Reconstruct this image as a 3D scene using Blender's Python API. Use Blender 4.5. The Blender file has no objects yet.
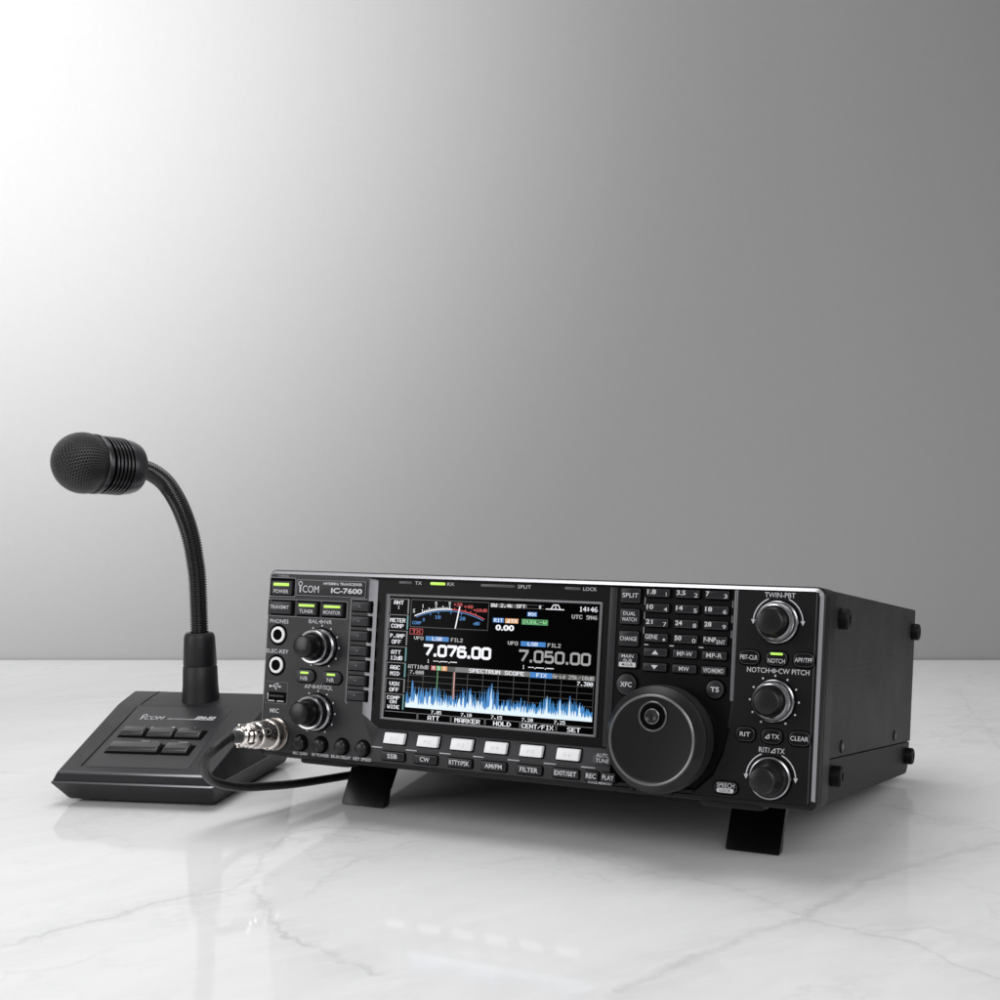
import bpy, bmesh, math, random
from mathutils import Vector, Matrix
from math import sin, cos, pi, radians

random.seed(7)
scene = bpy.context.scene
COL = scene.collection
MM = 0.001

# ------------------------------------------------------------------ materials
def new_mat(name):
    m = bpy.data.materials.new(name); m.use_nodes = True
    nt = m.node_tree
    return m, nt, nt.nodes['Principled BSDF']

def plain(name, col, rough=0.5, metal=0.0, spec=0.35, bump=0.0, bscale=900.0, vary=0.0, coat=0.0):
    m, nt, b = new_mat(name)
    if not isinstance(col, (tuple, list)): col = (col, col, col)
    b.inputs['Base Color'].default_value = (*col, 1)
    b.inputs['Roughness'].default_value = rough
    b.inputs['Metallic'].default_value = metal
    b.inputs['Specular IOR Level'].default_value = spec
    b.inputs['Coat Weight'].default_value = coat
    tc = nt.nodes.new('ShaderNodeTexCoord')
    if bump > 0:
        n = nt.nodes.new('ShaderNodeTexNoise'); n.inputs['Scale'].default_value = bscale
        n.inputs['Detail'].default_value = 3
        nt.links.new(tc.outputs['Object'], n.inputs['Vector'])
        bp = nt.nodes.new('ShaderNodeBump'); bp.inputs['Strength'].default_value = bump
        bp.inputs['Distance'].default_value = 0.0004
        nt.links.new(n.outputs['Fac'], bp.inputs['Height'])
        nt.links.new(bp.outputs['Normal'], b.inputs['Normal'])
    if vary > 0:      # faint smudges in the gloss
        n2 = nt.nodes.new('ShaderNodeTexNoise'); n2.inputs['Scale'].default_value = 26
        n2.inputs['Detail'].default_value = 5
        nt.links.new(tc.outputs['Object'], n2.inputs['Vector'])
        mr = nt.nodes.new('ShaderNodeMapRange')
        mr.inputs['From Min'].default_value = 0.3; mr.inputs['From Max'].default_value = 0.7
        mr.inputs['To Min'].default_value = max(0.02, rough - vary); mr.inputs['To Max'].default_value = rough + vary
        nt.links.new(n2.outputs['Fac'], mr.inputs['Value'])
        nt.links.new(mr.outputs['Result'], b.inputs['Roughness'])
    return m

def emit(name, col, s=1.0):
    m, nt, b = new_mat(name)
    b.inputs['Base Color'].default_value = (0.01, 0.01, 0.01, 1)
    b.inputs['Roughness'].default_value = 0.3
    b.inputs['Emission Color'].default_value = (*col, 1)
    b.inputs['Emission Strength'].default_value = s
    return m

M = {}
M['panel'] = plain('panel_plastic', (.016, .016, .018), .42, bump=.25, bscale=1500, vary=.06)
M['band'] = plain('lit_band_plastic', (.024, .024, .027), .4, bump=.2, bscale=1500)  # panel plastic in a lighter tone, for light caught by the sloping band
M['black'] = plain('black_plastic', (.0026, .0026, .003), .38, spec=.14, bump=.15, bscale=1500, vary=.05)
M['body'] = plain('bezel_black', (.006, .006, .007), .40, spec=.2, bump=.2, bscale=1200)
M['paint'] = plain('cabinet_paint', (.0120, .0120, .0132), .52, spec=.25, bump=.8, bscale=900, vary=.05)
M['paint2'] = plain('chassis_paint', (.0045, .0045, .005), .5, spec=.18, bump=.8, bscale=1600)
M['btn'] = plain('button_plastic', (.010, .010, .012), .36, bump=.1, bscale=1500)
M['btn2'] = plain('button_grey', (.022, .022, .025), .38, bump=.1, bscale=1500)
M['rubber'] = plain('rubber', (.0025, .0025, .003), .5, spec=.15)
M['knob'] = plain('knob_plastic', (.004, .004, .0048), .3, spec=.4, vary=.05)
M['dial'] = plain('dial_coating', (.007, .007, .008), .45, bump=.12, bscale=2200)
M['dialface'] = plain('dial_face', (.004, .004, .0045), .42, spec=.25, bump=.12, bscale=2200)
M['trim'] = plain('satin_trim', (.42, .42, .44), .45, metal=1.0, vary=.05)
M['trimdk'] = plain('grey_trim', (.15, .15, .16), .35, metal=.7)
M['ringm'] = plain('knob_metal', (.33, .33, .345), .24, metal=1.0)
M['chrome'] = plain('plug_metal', (.86, .80, .76), .13, metal=1.0, vary=.05)
M['chromedk'] = plain('socket_metal', (.40, .36, .33), .25, metal=1.0)
M['print'] = plain('white_print', (.56, .56, .58), .5)
M['printdim'] = plain('grey_print', (.30, .30, .31), .5)
M['key'] = plain('white_key', (.79, .79, .81), .35)
M['keyprint'] = plain('key_print', (.62, .62, .65), .5)
M['hole_shade'] = plain('dark_hole_shade', (.0012, .0012, .0012), .7, spec=.05)  # real holes, and sheets painted as shade under knobs and keys
M['edge'] = plain('edge_highlight', (.17, .17, .18), .3, metal=.8)  # edge highlights of the microphone base, put in as a lighter metal
M['edge2'] = plain('button_edge_highlight', (.042, .042, .045), .34, metal=.4)  # lighter than the caps, so bevel highlights are in the colour
M['leg'] = plain('leg_plastic', (.002, .002, .003), .22)
M['ledoff'] = plain('lamp_off', (.09, .09, .095), .3)
M['ledon'] = emit('lamp_green', (.56, .92, .12), 1.05)
M['glass'] = plain('screen_glass', (.0008, .0008, .001), .12, spec=.03)
M['s_w'] = emit('screen_white', (.95, .96, 1.0), .95)
M['s_d'] = emit('screen_dim', (.33, .33, .34), .95)
M['s_r'] = emit('screen_red', (.75, .06, .07), .8)
M['s_b'] = emit('screen_blue', (.05, .25, .62), .9)
M['s_bl'] = emit('screen_blue_label', (.03, .22, .60), .9)
M['s_g'] = emit('screen_green', (.12, .50, .16), .8)
M['s_gt'] = emit('screen_green_word', (.30, .80, .34), .9)
M['s_gb'] = emit('screen_green_box', (.03, .14, .05), .8)
M['s_o'] = emit('screen_orange', (.80, .38, .14), .9)
M['s_rr'] = emit('screen_redbox', (.55, .10, .08), .8)
M['s_gr'] = emit('screen_grid', (.055, .055, .05), .9)
M['s_gy'] = emit('screen_grey', (.17, .17, .17), .9)
M['s_lg'] = emit('screen_lightgrey', (.55, .55, .55), .9)
M['s_dm'] = emit('screen_second_frequency', (.36, .36, .355), .9)
M['s_t'] = emit('screen_teal', (.10, .30, .32), .9)
M['s_sb'] = emit('screen_scope_blue', (.03, .24, .60), .9)
M['s_sw'] = emit('screen_scope_white', (.80, .93, 1.0), .95)
M['s_pk'] = emit('screen_pink', (.60, .32, .28), .9)

M['satin'] = plain('satin_slope', (.16, .16, .17), .42, metal=.85)
M['ringk'] = plain('knurled_metal', (.22, .22, .23), .3, metal=.9)
M['dialk'] = plain('dial_grip', (.02, .02, .022), .5)
M['dialhi'] = plain('dial_lip_highlight', (.16, .16, .165), .3, metal=.6)  # lip coloured lighter to carry its highlight
M['frame'] = plain('screen_frame', (.22, .22, .23), .4)
M['cord'] = plain('cable_rubber', (.009, .009, .010), .42, bump=.1, bscale=700)
M['cordg'] = plain('strain_relief', (.06, .06, .062), .4)
M['micbody'] = plain('microphone_plastic', (.013, .013, .015), .45, bump=.3, bscale=1300, vary=.05)
M['micbtn'] = plain('microphone_button', (.016, .016, .018), .26, spec=.8, bump=.08, bscale=900)
M['goose'] = plain('gooseneck_coil', (.005, .005, .006), .24, spec=.5, bump=.0)
M['micmetal'] = plain('microphone_shell', (.05, .05, .055), .27, spec=.8, metal=.6, vary=.04)

# ------------------------------------------------------------------ builder
class MB:
    def __init__(s): s.v = []; s.f = []; s.m = []; s.slots = []
    def slot(s, name):
        if name not in s.slots: s.slots.append(name)
        return s.slots.index(name)
    def add(s, verts, faces, mat):
        """verts: list of (x,y,z) in mm; faces index lists; mat: name or list of names"""
        o = len(s.v); s.v += [tuple(p) for p in verts]
        for i, f in enumerate(faces):
            s.f.append([o + k for k in f])
            s.m.append(s.slot(mat[i] if isinstance(mat, list) else mat))
    def build(s, name, parent=None, label=None, angle=32, recalc=True):
        me = bpy.data.meshes.new(name)
        me.from_pydata([(a*MM, b*MM, c*MM) for a, b, c in s.v], [], s.f)
        for n in s.slots: me.materials.append(M[n])
        for p, mi in zip(me.polygons, s.m): p.material_index = mi
        if recalc:
            bm = bmesh.new(); bm.from_mesh(me)
            bmesh.ops.recalc_face_normals(bm, faces=bm.faces); bm.to_mesh(me); bm.free()
        me.shade_smooth(); me.set_sharp_from_angle(angle=radians(angle))
        o = bpy.data.objects.new(name, me); COL.objects.link(o)
        if parent: o.parent = parent
        if label: o['label'] = label
        return o

def P(u, v, w): return (u, -w, v)          # panel coordinates: u right, v up, w out of the face

def rr(u0, v0, u1, v1, r, n=5):
    """rounded rectangle outline, counter-clockwise seen from the front"""
    r = max(0.01, min(r, (u1-u0)/2-.001, (v1-v0)/2-.001))
    pts = []
    for cx, cy, a0 in ((u1-r, v0+r, -90), (u1-r, v1-r, 0), (u0+r, v1-r, 90), (u0+r, v0+r, 180)):
        for k in range(n+1):
            a = radians(a0 + 90*k/n); pts.append((cx+r*cos(a), cy+r*sin(a)))
    return pts

def loft(mb, loops, mats, cap0=None, cap1=None, tr=P):
    """loops: list of (pts2d, w); mats: material of each band"""
    n = len(loops[0][0]); V = []; F = []; MM_ = []
    for pts, w in loops: V += [tr(a, b, w) for a, b in pts]
    for i in range(len(loops)-1):
        for k in range(n):
            k2 = (k+1) % n
            F.append([i*n+k, i*n+k2, (i+1)*n+k2, (i+1)*n+k]); MM_.append(mats[i] if isinstance(mats, list) else mats)
    if cap0: F.append(list(range(n))[::-1]); MM_.append(cap0)
    if cap1: F.append([(len(loops)-1)*n+k for k in range(n)]); MM_.append(cap1)
    mb.add(V, F, MM_)

def rbox(mb, u0, v0, u1, v1, w0, w1, mat, r=.6, bev=.4, top=None, tr=P, n=5, edge=None):
    L = [(rr(u0, v0, u1, v1, r, n), w0), (rr(u0, v0, u1, v1, r, n), w1-bev),
         (rr(u0+bev*.3, v0+bev*.3, u1-bev*.3, v1-bev*.3, max(.05, r-bev*.3), n), w1-bev*.3),
         (rr(u0+bev, v0+bev, u1-bev, v1-bev, max(.05, r-bev), n), w1)]
    loft(mb, L, [mat, edge or mat, edge or mat], mat, top or mat, tr)

def lathe(mb, cu, cv, prof, n=48, mats='knob', knurl=None, tr=P, cap1=None, cap0=None):
    """prof: (r,w) outwards; knurl: set of profile indices whose radius alternates"""
    loops = []
    for i, (r, w) in enumerate(prof):
        kk = knurl is not None and i in knurl
        loops.append(([(cu+(r-(.28 if kk and k % 2 else 0))*cos(2*pi*k/n), cv+(r-(.28 if kk and k % 2 else 0))*sin(2*pi*k/n)) for k in range(n)], w))
    loft(mb, loops, mats, cap0, cap1 or (mats[-1] if isinstance(mats, list) else mats), tr)

def quad(mb, u0, v0, u1, v1, w, mat, tr=P):
    mb.add([tr(u0, v0, w), tr(u1, v0, w), tr(u1, v1, w), tr(u0, v1, w)], [[0, 1, 2, 3]], mat)

def poly(mb, pts, w, mat, tr=P):
    mb.add([tr(a, b, w) for a, b in pts], [list(range(len(pts)))], mat)

def disc(mb, cu, cv, r, w, mat, n=16, tr=P):
    poly(mb, [(cu+r*cos(2*pi*k/n), cv+r*sin(2*pi*k/n)) for k in range(n)], w, mat, tr)

def arc(mb, cu, cv, r, a0, a1, th, w, mat, n=24, tr=P):
    V = []; F = []
    for k in range(n+1):
        a = radians(a0+(a1-a0)*k/n)
        V += [tr(cu+(r-th/2)*cos(a), cv+(r-th/2)*sin(a), w), tr(cu+(r+th/2)*cos(a), cv+(r+th/2)*sin(a), w)]
    for k in range(n): F.append([2*k, 2*k+1, 2*k+3, 2*k+2])
    mb.add(V, F, mat)

def line(mb, a, b, th, w, mat, tr=P):
    dx, dy = b[0]-a[0], b[1]-a[1]; l = math.hypot(dx, dy) or 1; nx, ny = -dy/l*th/2, dx/l*th/2
    mb.add([tr(a[0]+nx, a[1]+ny, w), tr(a[0]-nx, a[1]-ny, w), tr(b[0]-nx, b[1]-ny, w), tr(b[0]+nx, b[1]+ny, w)], [[0, 1, 2, 3]], mat)

_tc = {}
def glyphs(s, bold):
    key = (s, bold)
    if key not in _tc:
        cu = bpy.data.curves.new('lettering', 'FONT'); cu.body = s; cu.size = 1
        cu.offset = bold; cu.resolution_u = 3; cu.fill_mode = 'FRONT'
        ob = bpy.data.objects.new('lettering', cu); COL.objects.link(ob)
        bpy.context.view_layer.update()
        me = bpy.data.meshes.new_from_object(ob)
        vs = [(v.co.x, v.co.y) for v in me.vertices]; fs = [list(p.vertices) for p in me.polygons]
        bpy.data.objects.remove(ob); bpy.data.curves.remove(cu); bpy.data.meshes.remove(me)
        xs = [a for a, b in vs] or [0, 1]; _tc[key] = (vs, fs, min(xs), max(xs))
    return _tc[key]

CAP = None
def text(mb, s, cu, cv, wd, cap, w, mat='print', bold=.005, tr=P, slant=0):
    """s fitted so that its width is wd and its capital height cap, centred on (cu, cv)"""
    global CAP
    if CAP is None:
        g = glyphs('H', 0.0); CAP = max(b for a, b in g[0])
    vs, fs, x0, x1 = glyphs(s, bold)
    if not vs: return
    sy = cap/CAP; sx = wd/max(1e-6, x1-x0)
    if s == '1': sx = sy*.9; wd = sx*(x1-x0)
    V = [tr(cu-wd/2+(a-x0)*sx+slant*(b*sy), cv-cap/2+b*sy, w) for a, b in vs]
    mb.add(V, fs, mat)

FONT5 = dict(zip('0123456789ABCDEFGHIKLMNOPRSTUVWXY.-+/:dkri', [bytes.fromhex(h) for h in (
    '3E5149453E 00427F4000 4261514946 2141454B31 1814127F10 2745454539 3C4A494930 0171090503 3649494936 064949291E '
    '7E1111117E 7F49494936 3E41414122 7F4141221C 7F49494941 7F09090901 3E4149497A 7F0808087F 00417F4100 7F08142241 7F40404040 '
    '7F020C027F 7F0408107F 3E4141413E 7F09090906 7F09192946 4649494931 01017F0101 3F4040403F 1F2040201F 3F4038403F 6314081463 0708700807 '
    '0060600000 0808080808 08083E0808 2010080402 0036360000 384444487F 7F10284400 7C08040408 00447D4000').split()]))
def pixtext(mb, s, cu, cv, wd, cap, w, mat):
    """dot-matrix lettering of the screen: vertical runs of lit dots"""
    n = len(s)*6-1; px = wd/n if len(s) > 1 else cap/7*.8; py = cap/7; x0 = cu-n*px/2; V = []; F = []
    for i, ch in enumerate(s):
        if ch == ' ': continue
        for c, bits in enumerate(FONT5[ch]):
            r = 0
            while r < 7:
                if bits >> r & 1:
                    r2 = r
                    while r2 < 7 and bits >> r2 & 1: r2 += 1
                    a = x0+(i*6+c-.15)*px; b = cv+cap/2-r2*py; d = cv+cap/2-r*py; k = len(V)
                    V += [P(a, b, w), P(a+px*1.3, b, w), P(a+px*1.3, d, w), P(a, d, w)]; F.append([k, k+1, k+2, k+3]); r = r2
                else: r += 1
    mb.add(V, F, mat)
def stroke(mb, pts, th, w, mat, closed=False):
    """mitred stroke along a polyline"""
    n = len(pts); V = []
    for i, p in enumerate(pts):
        a = pts[i-1] if (i > 0 or closed) else None; b = pts[(i+1) % n] if (i < n-1 or closed) else None
        d1 = Vector((p[0]-a[0], p[1]-a[1])).normalized() if a else None; d2 = Vector((b[0]-p[0], b[1]-p[1])).normalized() if b else None
        d1 = d1 or d2; d2 = d2 or d1; t = (d1+d2).normalized(); nrm = Vector((-t.y, t.x)); k = th/2/max(.5, nrm.dot(Vector((-d1.y, d1.x))))
        V += [P(p[0]+nrm.x*k, p[1]+nrm.y*k, w), P(p[0]-nrm.x*k, p[1]-nrm.y*k, w)]
    F = [[2*i, 2*i+1, 2*((i+1) % n)+1, 2*((i+1) % n)] for i in range(n if closed else n-1)]
    mb.add(V, F, mat)
DIG = {'0': [(.13, 0), (.47, 0), (.6, .11), (.6, .89), (.47, 1), (.13, 1), (0, .89), (0, .11)], '7': [(0, .86), (0, 1), (.6, 1), (.6, .9), (.2, 0)],
       '6': [(.58, .84), (.47, 1), (.13, 1), (0, .88), (0, .12), (.13, 0), (.47, 0), (.6, .12), (.6, .46), (.47, .58), (.12, .58)],
       '5': [(.56, 1), (.04, 1), (.01, .55), (.46, .6), (.6, .47), (.6, .13), (.46, 0), (.12, 0), (0, .13)]}
def frequency(mb, s, u0, v0, h, th, w, mat):
    x = u0
    for ch in s:
        if ch == '.':
            quad(mb, x+.45, v0+.05, x+.45+th*1.1, v0+th*1.15, w, mat); x += 2.8
        else:
            stroke(mb, [(x+th/2+a*7.6, v0+th/2+b*(h-th)) for a, b in DIG[ch]], th, w, mat, ch == '0'); x += 6.35

def brand(mb, u0, v0, wd, h, w, tr=P, slant=0, mat='print'):
    """the maker's mark: an i with an open ring for its dot, then COM"""
    t = h*.10
    line(mb, (u0+wd*.085, v0), (u0+wd*.085+slant*h*.45, v0+h*.52), t*1.5, w, mat, tr)
    line(mb, (u0+wd*.03, v0+h*.50), (u0+wd*.14, v0+h*.50), t, w, mat, tr)
    arc(mb, u0+wd*.085+slant*h*.7, v0+h*.80, h*.19, 0, 360, t*.8, w, mat, 20, tr)
    text(mb, 'COM', u0+wd*.60, v0+h*.33, wd*.80, h*.62, w, mat, 0.0, tr, slant)

def thing(name, label, cat, mat4, group=None):
    o = bpy.data.objects.new(name, None); COL.objects.link(o)
    o.matrix_world = mat4; o['label'] = label; o['category'] = cat; o.empty_display_size = .02
    if group: o['group'] = group
    return o

# ------------------------------------------------------------------ transceiver frame
YAW, TILT = -0.432457, 0.124086
RM = Matrix.Translation(Vector((-181.1, 788.45, 36.95))*MM) @ Matrix.Rotation(YAW, 4, 'Z') @ Matrix.Rotation(-TILT, 4, 'X')
radio = thing('radio_transceiver', 'wide black desktop radio with lit colour screen, many keys and a big tuning dial', 'radio', RM)

# cabinet: upper cover and lower chassis, profiles in depth/height pushed along the width
def extrude_u(mb, prof, u0, u1, mat, inset=.5):
    n = len(prof); cy = sum(p[0] for p in prof)/n; cz = sum(p[1] for p in prof)/n
    def ring(u, k):
        out = []
        for y, z in prof:
            d = math.hypot(y-cy, z-cz); out.append((u, y-(y-cy)/d*k, z-(z-cz)/d*k))
        return out
    V = ring(u0, inset)+ring(u0+inset, 0)+ring(u1-inset, 0)+ring(u1, inset)
    F = []
    for i in range(3):
        for k in range(n): F.append([i*n+k, i*n+(k+1) % n, (i+1)*n+(k+1) % n, (i+1)*n+k])
    F.append(list(range(n))[::-1]); F.append([3*n+k for k in range(n)])
    mb.add(V, F, mat)
def corner(cy, cz, r, a0, a1, n=7): return [(cy+r*cos(radians(a0+(a1-a0)*k/n)), cz+r*sin(radians(a0+(a1-a0)*k/n))) for k in range(n+1)]
mb = MB()
up = [(24.6, 24.6), (271.5, 21.9)] + corner(268.5, 108.2, 3, 0, 90) + [(24.6, 111.2)]
extrude_u(mb, up, 1.6, 338.4, 'paint')
cabinet = mb.build('cabinet', radio)
mb = MB()
lo = [(24.6, .8)] + corner(260, 11.5, 11, -90, 0) + [(271, 21.3), (24.6, 24.0)]
extrude_u(mb, lo, 2.0, 338.0, 'paint2')
mb.add([(3.2, 26, 5), (336.8, 26, 5), (336.8, 268, 5), (3.2, 268, 5), (3.2, 26, 100), (336.8, 26, 100), (336.8, 268, 100), (3.2, 268, 100)],
       [[0, 1, 2, 3], [4, 5, 6, 7], [0, 1, 5, 4], [1, 2, 6, 5], [2, 3, 7, 6], [3, 0, 4, 7]], 'hole_shade')
chassis = mb.build('chassis', radio)
def SIDE(s):
    x = 338.2 if s > 0 else 1.8
    return lambda a, b, w: (x+s*w, a, b)
for s in (1, -1):
    for (y, z) in ((42.5, 97.6), (261, 96), (41.5, 15), (257.5, 12.6)):
        mb = MB()
        lathe(mb, y, z, [(5.6, -1), (5.6, 3.8), (5.3, 4.8), (4.4, 5.4), (2.4, 5.4), (2.2, 4.6)], 32, 'rubber', tr=SIDE(s))
        mb.build('side_bumper', radio)
    for (y, z) in ((58.2, 29.6), (211.4, 28.2)):
        mb = MB()
        lathe(mb, y, z, [(3.6, -.2), (3.6, .35), (3.2, .5), (2.9, .2), (2.6, .9), (1.6, 1.25)], 24, ['hole_shade', 'hole_shade', 'hole_shade', 'body', 'body'], cap1='trimdk', tr=SIDE(s))
        mb.build('screw', cabinet)
for x in (36, 304):
    mb = MB(); T2 = lambda a, b, w: (a, b, .8-w)
    lathe(mb, x, 236, [(9, 0), (9, 4.0), (8.4, 4.8)], 32, 'rubber', tr=T2)
    mb.build('rubber_foot', radio)

# front legs, folded out, resting on the tabletop
def leg_v(y, z=0): return (y*sin(TILT)-36.95+z)/cos(TILT)
for u0 in (29.9, 279.6):
    mb = MB(); u1 = u0+30.4
    A = [(62, 2), (48.6, leg_v(48.6, .1)+.6), (49.2, leg_v(49.2, .1)), (54.6, leg_v(54.6, .1)), (55.3, leg_v(55.3, .1)+.8), (57.5, -20), (58.5, -18.6), (69, 2)]
    extrude_u(mb, A, u0, u1, 'leg', .7)
    T3 = lambda a, b, w: (a, b, .6-w)
    o = mb.build('leg', radio)
    mb = MB()
    rbox(mb, u0-2.5, 3, u1+2.5, 20, 0, 3.2, 'body', r=5, bev=1.6, tr=T3)
    mb.build('leg_hinge', radio)

# front panel: a pan with a raised, bevelled rim
mb = MB()
def ringpts(i, r): return rr(i, i, 340-i, 112-i, r, 6)
L = [(ringpts(0, 4.5), -25), (ringpts(0, 4.5), -10.4), (ringpts(.5, 4.2), -10.1), (ringpts(.5, 4.2), -9.6), (ringpts(0, 4.5), -9.3), (ringpts(0, 4.5), -2.8), (ringpts(.8, 4), -1.5), (ringpts(2.5, 3), 0), (ringpts(2.8, 3), 0), (ringpts(2.9, 3), -3)]
n0 = len(L[0][0]); V = []; F = []; mm_ = []
for pts, w in L: V += [P(a, b, w) for a, b in pts]
for i in range(len(L)-1):
    for k in range(n0):
        k2 = (k+1) % n0; F.append([i*n0+k, i*n0+k2, (i+1)*n0+k2, (i+1)*n0+k])
        cv = (L[i][0][k][1]+L[i][0][k2][1])/2; cu = (L[i][0][k][0]+L[i][0][k2][0])/2
        shiny = i == 6 and (cv > 108 or ((cu > 337.2 or cu < 3) and cv > 5))
        mm_.append('trim' if shiny else ('black' if i < 5 else 'body'))
F.append(list(range(n0))[::-1]); mm_.append('body')
F.append([(len(L)-1)*n0+k for k in range(n0)]); mm_.append('black')
mb.add(V, F, mm_)
# left + bottom face, with the sloping sides that lead down to the display
def slab(mb, top, bot, w0, w1, mats, topmat):
    n = len(top); V = [P(a, b, w1) for a, b in top]+[P(a, b, w0) for a, b in bot]
    mb.add(V, [list(range(n))]+[[k, (k+1) % n, n+(k+1) % n, n+k] for k in range(n)], [topmat]+mats)
top = [(2.95, 3), (2.95, 109), (71.6, 109), (72.9, 107.6), (72.9, 30), (81, 11.6), (229, 11.6), (231, 3)]
bot = [(2.95, 3), (2.95, 109), (75.6, 109), (77, 107.6), (77, 26), (83.4, 22), (229, 22), (231.5, 3)]
slab(mb, top, bot, -2.98, 0, ['panel', 'panel', 'trimdk', 'satin', 'panel', 'band', 'panel', 'panel'], 'panel')
# right face, curving round the dial
top = [(337.05, 3), (337.05, 109), (296.2, 109), (295.2, 108), (295.2, 52), (294, 38), (291, 24), (286, 13), (279, 6.5), (275, 3)]
bot = [(337.05, 3), (337.05, 109), (294.2, 109), (293.2, 108), (293.2, 52), (292, 38.6), (289.2, 25), (284.4, 14.6), (277.6, 8), (273, 3)]
slab(mb, top, bot, -2.98, 0, ['panel', 'panel', 'trimdk', 'satin', 'satin', 'body', 'body', 'body', 'body', 'panel'], 'body')
rbox(mb, 230.5, 3, 275.5, 5.2, -3, -.6, 'body', r=.3, bev=.3)
rbox(mb, 241, 1.2, 243.6, 5, -3, .6, 'body', r=.3, bev=.3); rbox(mb, 262.5, 1.2, 265, 5, -3, .6, 'body', r=.3, bev=.3)
rbox(mb, 293.2, 52, 295.4, 109.2, -2.9, .45, 'satin', r=.5, bev=.7)
rbox(mb, 335.7, 4, 336.0, 108.6, -.1, .15, 'ledoff', r=.1, bev=.1)
# strip between display and keypad
rbox(mb, 223.2, 23, 227.6, 108.6, -3.1, -2.3, 'panel', r=.4, bev=.3)
# raised ledge highlights between the white keys
for a, b in ((80.5, 88), (103.5, 111), (125.5, 133), (147, 154), (168.5, 176), (190.5, 198), (212.5, 221)):
    rbox(mb, a, 11.2, b, 11.9, -.2, .45, 'trim', r=.3, bev=.2)
# recess outlines on the left
def outline(mb, u0, v0, u1, v1, w, mat, th=.3, r=.8):
    loft(mb, [(rr(u0, v0, u1, v1, r), w), (rr(u0+th, v0+th, u1-th, v1-th, r), w)], mat)
W0 = .06
quad(mb, 2.6, 96.2, 20.6, 107, W0, 'hole_shade'); outline(mb, 2.2, 95.9, 21.0, 107.4, W0+.03, 'trimdk', .3)
rbox(mb, 21.6, 96.6, 71.2, 106.9, 0, .5, 'panel', r=.8, bev=.25)
outline(mb, 22.0, 97.0, 70.8, 106.5, .56, 'trimdk', .25)
quad(mb, 2.0, 84.6, 21.4, 93.8, W0, 'hole_shade'); quad(mb, 22.9, 84.6, 39.6, 94, W0, 'hole_shade'); quad(mb, 40.6, 84.6, 58, 94, W0, 'hole_shade')
outline(mb, 1.2+2, 84.0, 58.6, 94.5, W0+.03, 'trimdk', .25)
line(mb, (60.9, 96.3), (60.9, 36), .35, W0, 'printdim'); line(mb, (60.9, 96.3), (72, 96.3), .35, W0, 'trimdk'); line(mb, (60.9, 36), (62.2, 35.2), .35, W0, 'printdim')
outline(mb, 2.9, 31.6, 19.6, 44.8, W0, 'ledoff', .3)
# printing on the left face
PW = W0+.05
brand(mb, 23.6, 98.8, 14.6, 6.6, .6)
text(mb, 'HF/50MHz TRANSCEIVER', 54.8, 104.6, 27, 1.5, .6, bold=.02)
text(mb, 'IC-7600', 57.6, 100.7, 21.6, 2.8, .6, bold=.03)
text(mb, 'TIMER', 11.7, 108.3, 8.6, 1.2, PW, 'printdim')
text(mb, 'PHONES', 10.6, 81.0, 13.4, 2.3, PW); text(mb, 'ELEC-KEY', 10.6, 63.0, 16, 2.3, PW)
text(mb, 'MIC', 10.9, 27.4, 6.4, 2.5, PW)
for s, u, v, wd in (('MIC GAIN', 31.1, 3.6, 10.2), ('RF POWER', 45.6, 3.7, 12), ('BK-IN DELAY', 59.9, 3.8, 13.6), ('KEY SPEED', 74.6, 3.8, 12.2)):
    text(mb, s, u, v-.1, wd, 1.75, PW, bold=.01)
def two(mb, a, b, cu, cv, gap, wa, wb, cap, w=PW):
    """two words with the small concentric-knob symbol between"""
    text(mb, a, cu-gap-wa/2, cv, wa, cap, w); text(mb, b, cu+gap+wb/2, cv, wb, cap, w)
    arc(mb, cu, cv, .95, 0, 360, .35, w, 'print', 16); disc(mb, cu, cv, .42, w, 'print', 10)
    line(mb, (cu-gap+.3, cv), (cu-1.1, cv), .35, w, 'print'); line(mb, (cu+1.1, cv), (cu+gap-.3, cv), .35, w, 'print')
two(mb, 'BAL', 'NR', 40.9, 82.0, 2.3, 6.6, 5.2, 2.3)
two(mb, 'AF', 'RF/SQL', 38.3, 43.4, 2.2, 4.6, 11.0, 2.3)
# usb mark
line(mb, (6.8, 41.9), (13.6, 41.9), .4, PW, 'print'); disc(mb, 6.8, 41.9, .8, PW, 'print'); poly(mb, [(13.2, 42.7), (15, 41.9), (13.2, 41.1)], PW, 'print')
line(mb, (8.6, 41.9), (10.2, 43.4), .35, PW, 'print'); line(mb, (10.2, 43.4), (11.8, 43.4), .35, PW, 'print'); quad(mb, 11.6, 42.9, 12.6, 43.9, PW, 'print')
line(mb, (9.6, 41.9), (10.8, 40.6), .35, PW, 'print'); disc(mb, 11.1, 40.5, .5, PW, 'print')
text(mb, 'VOICE MEMORY', 223.9, 3.9, 14, 1.2, PW, 'print', .006)
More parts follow.
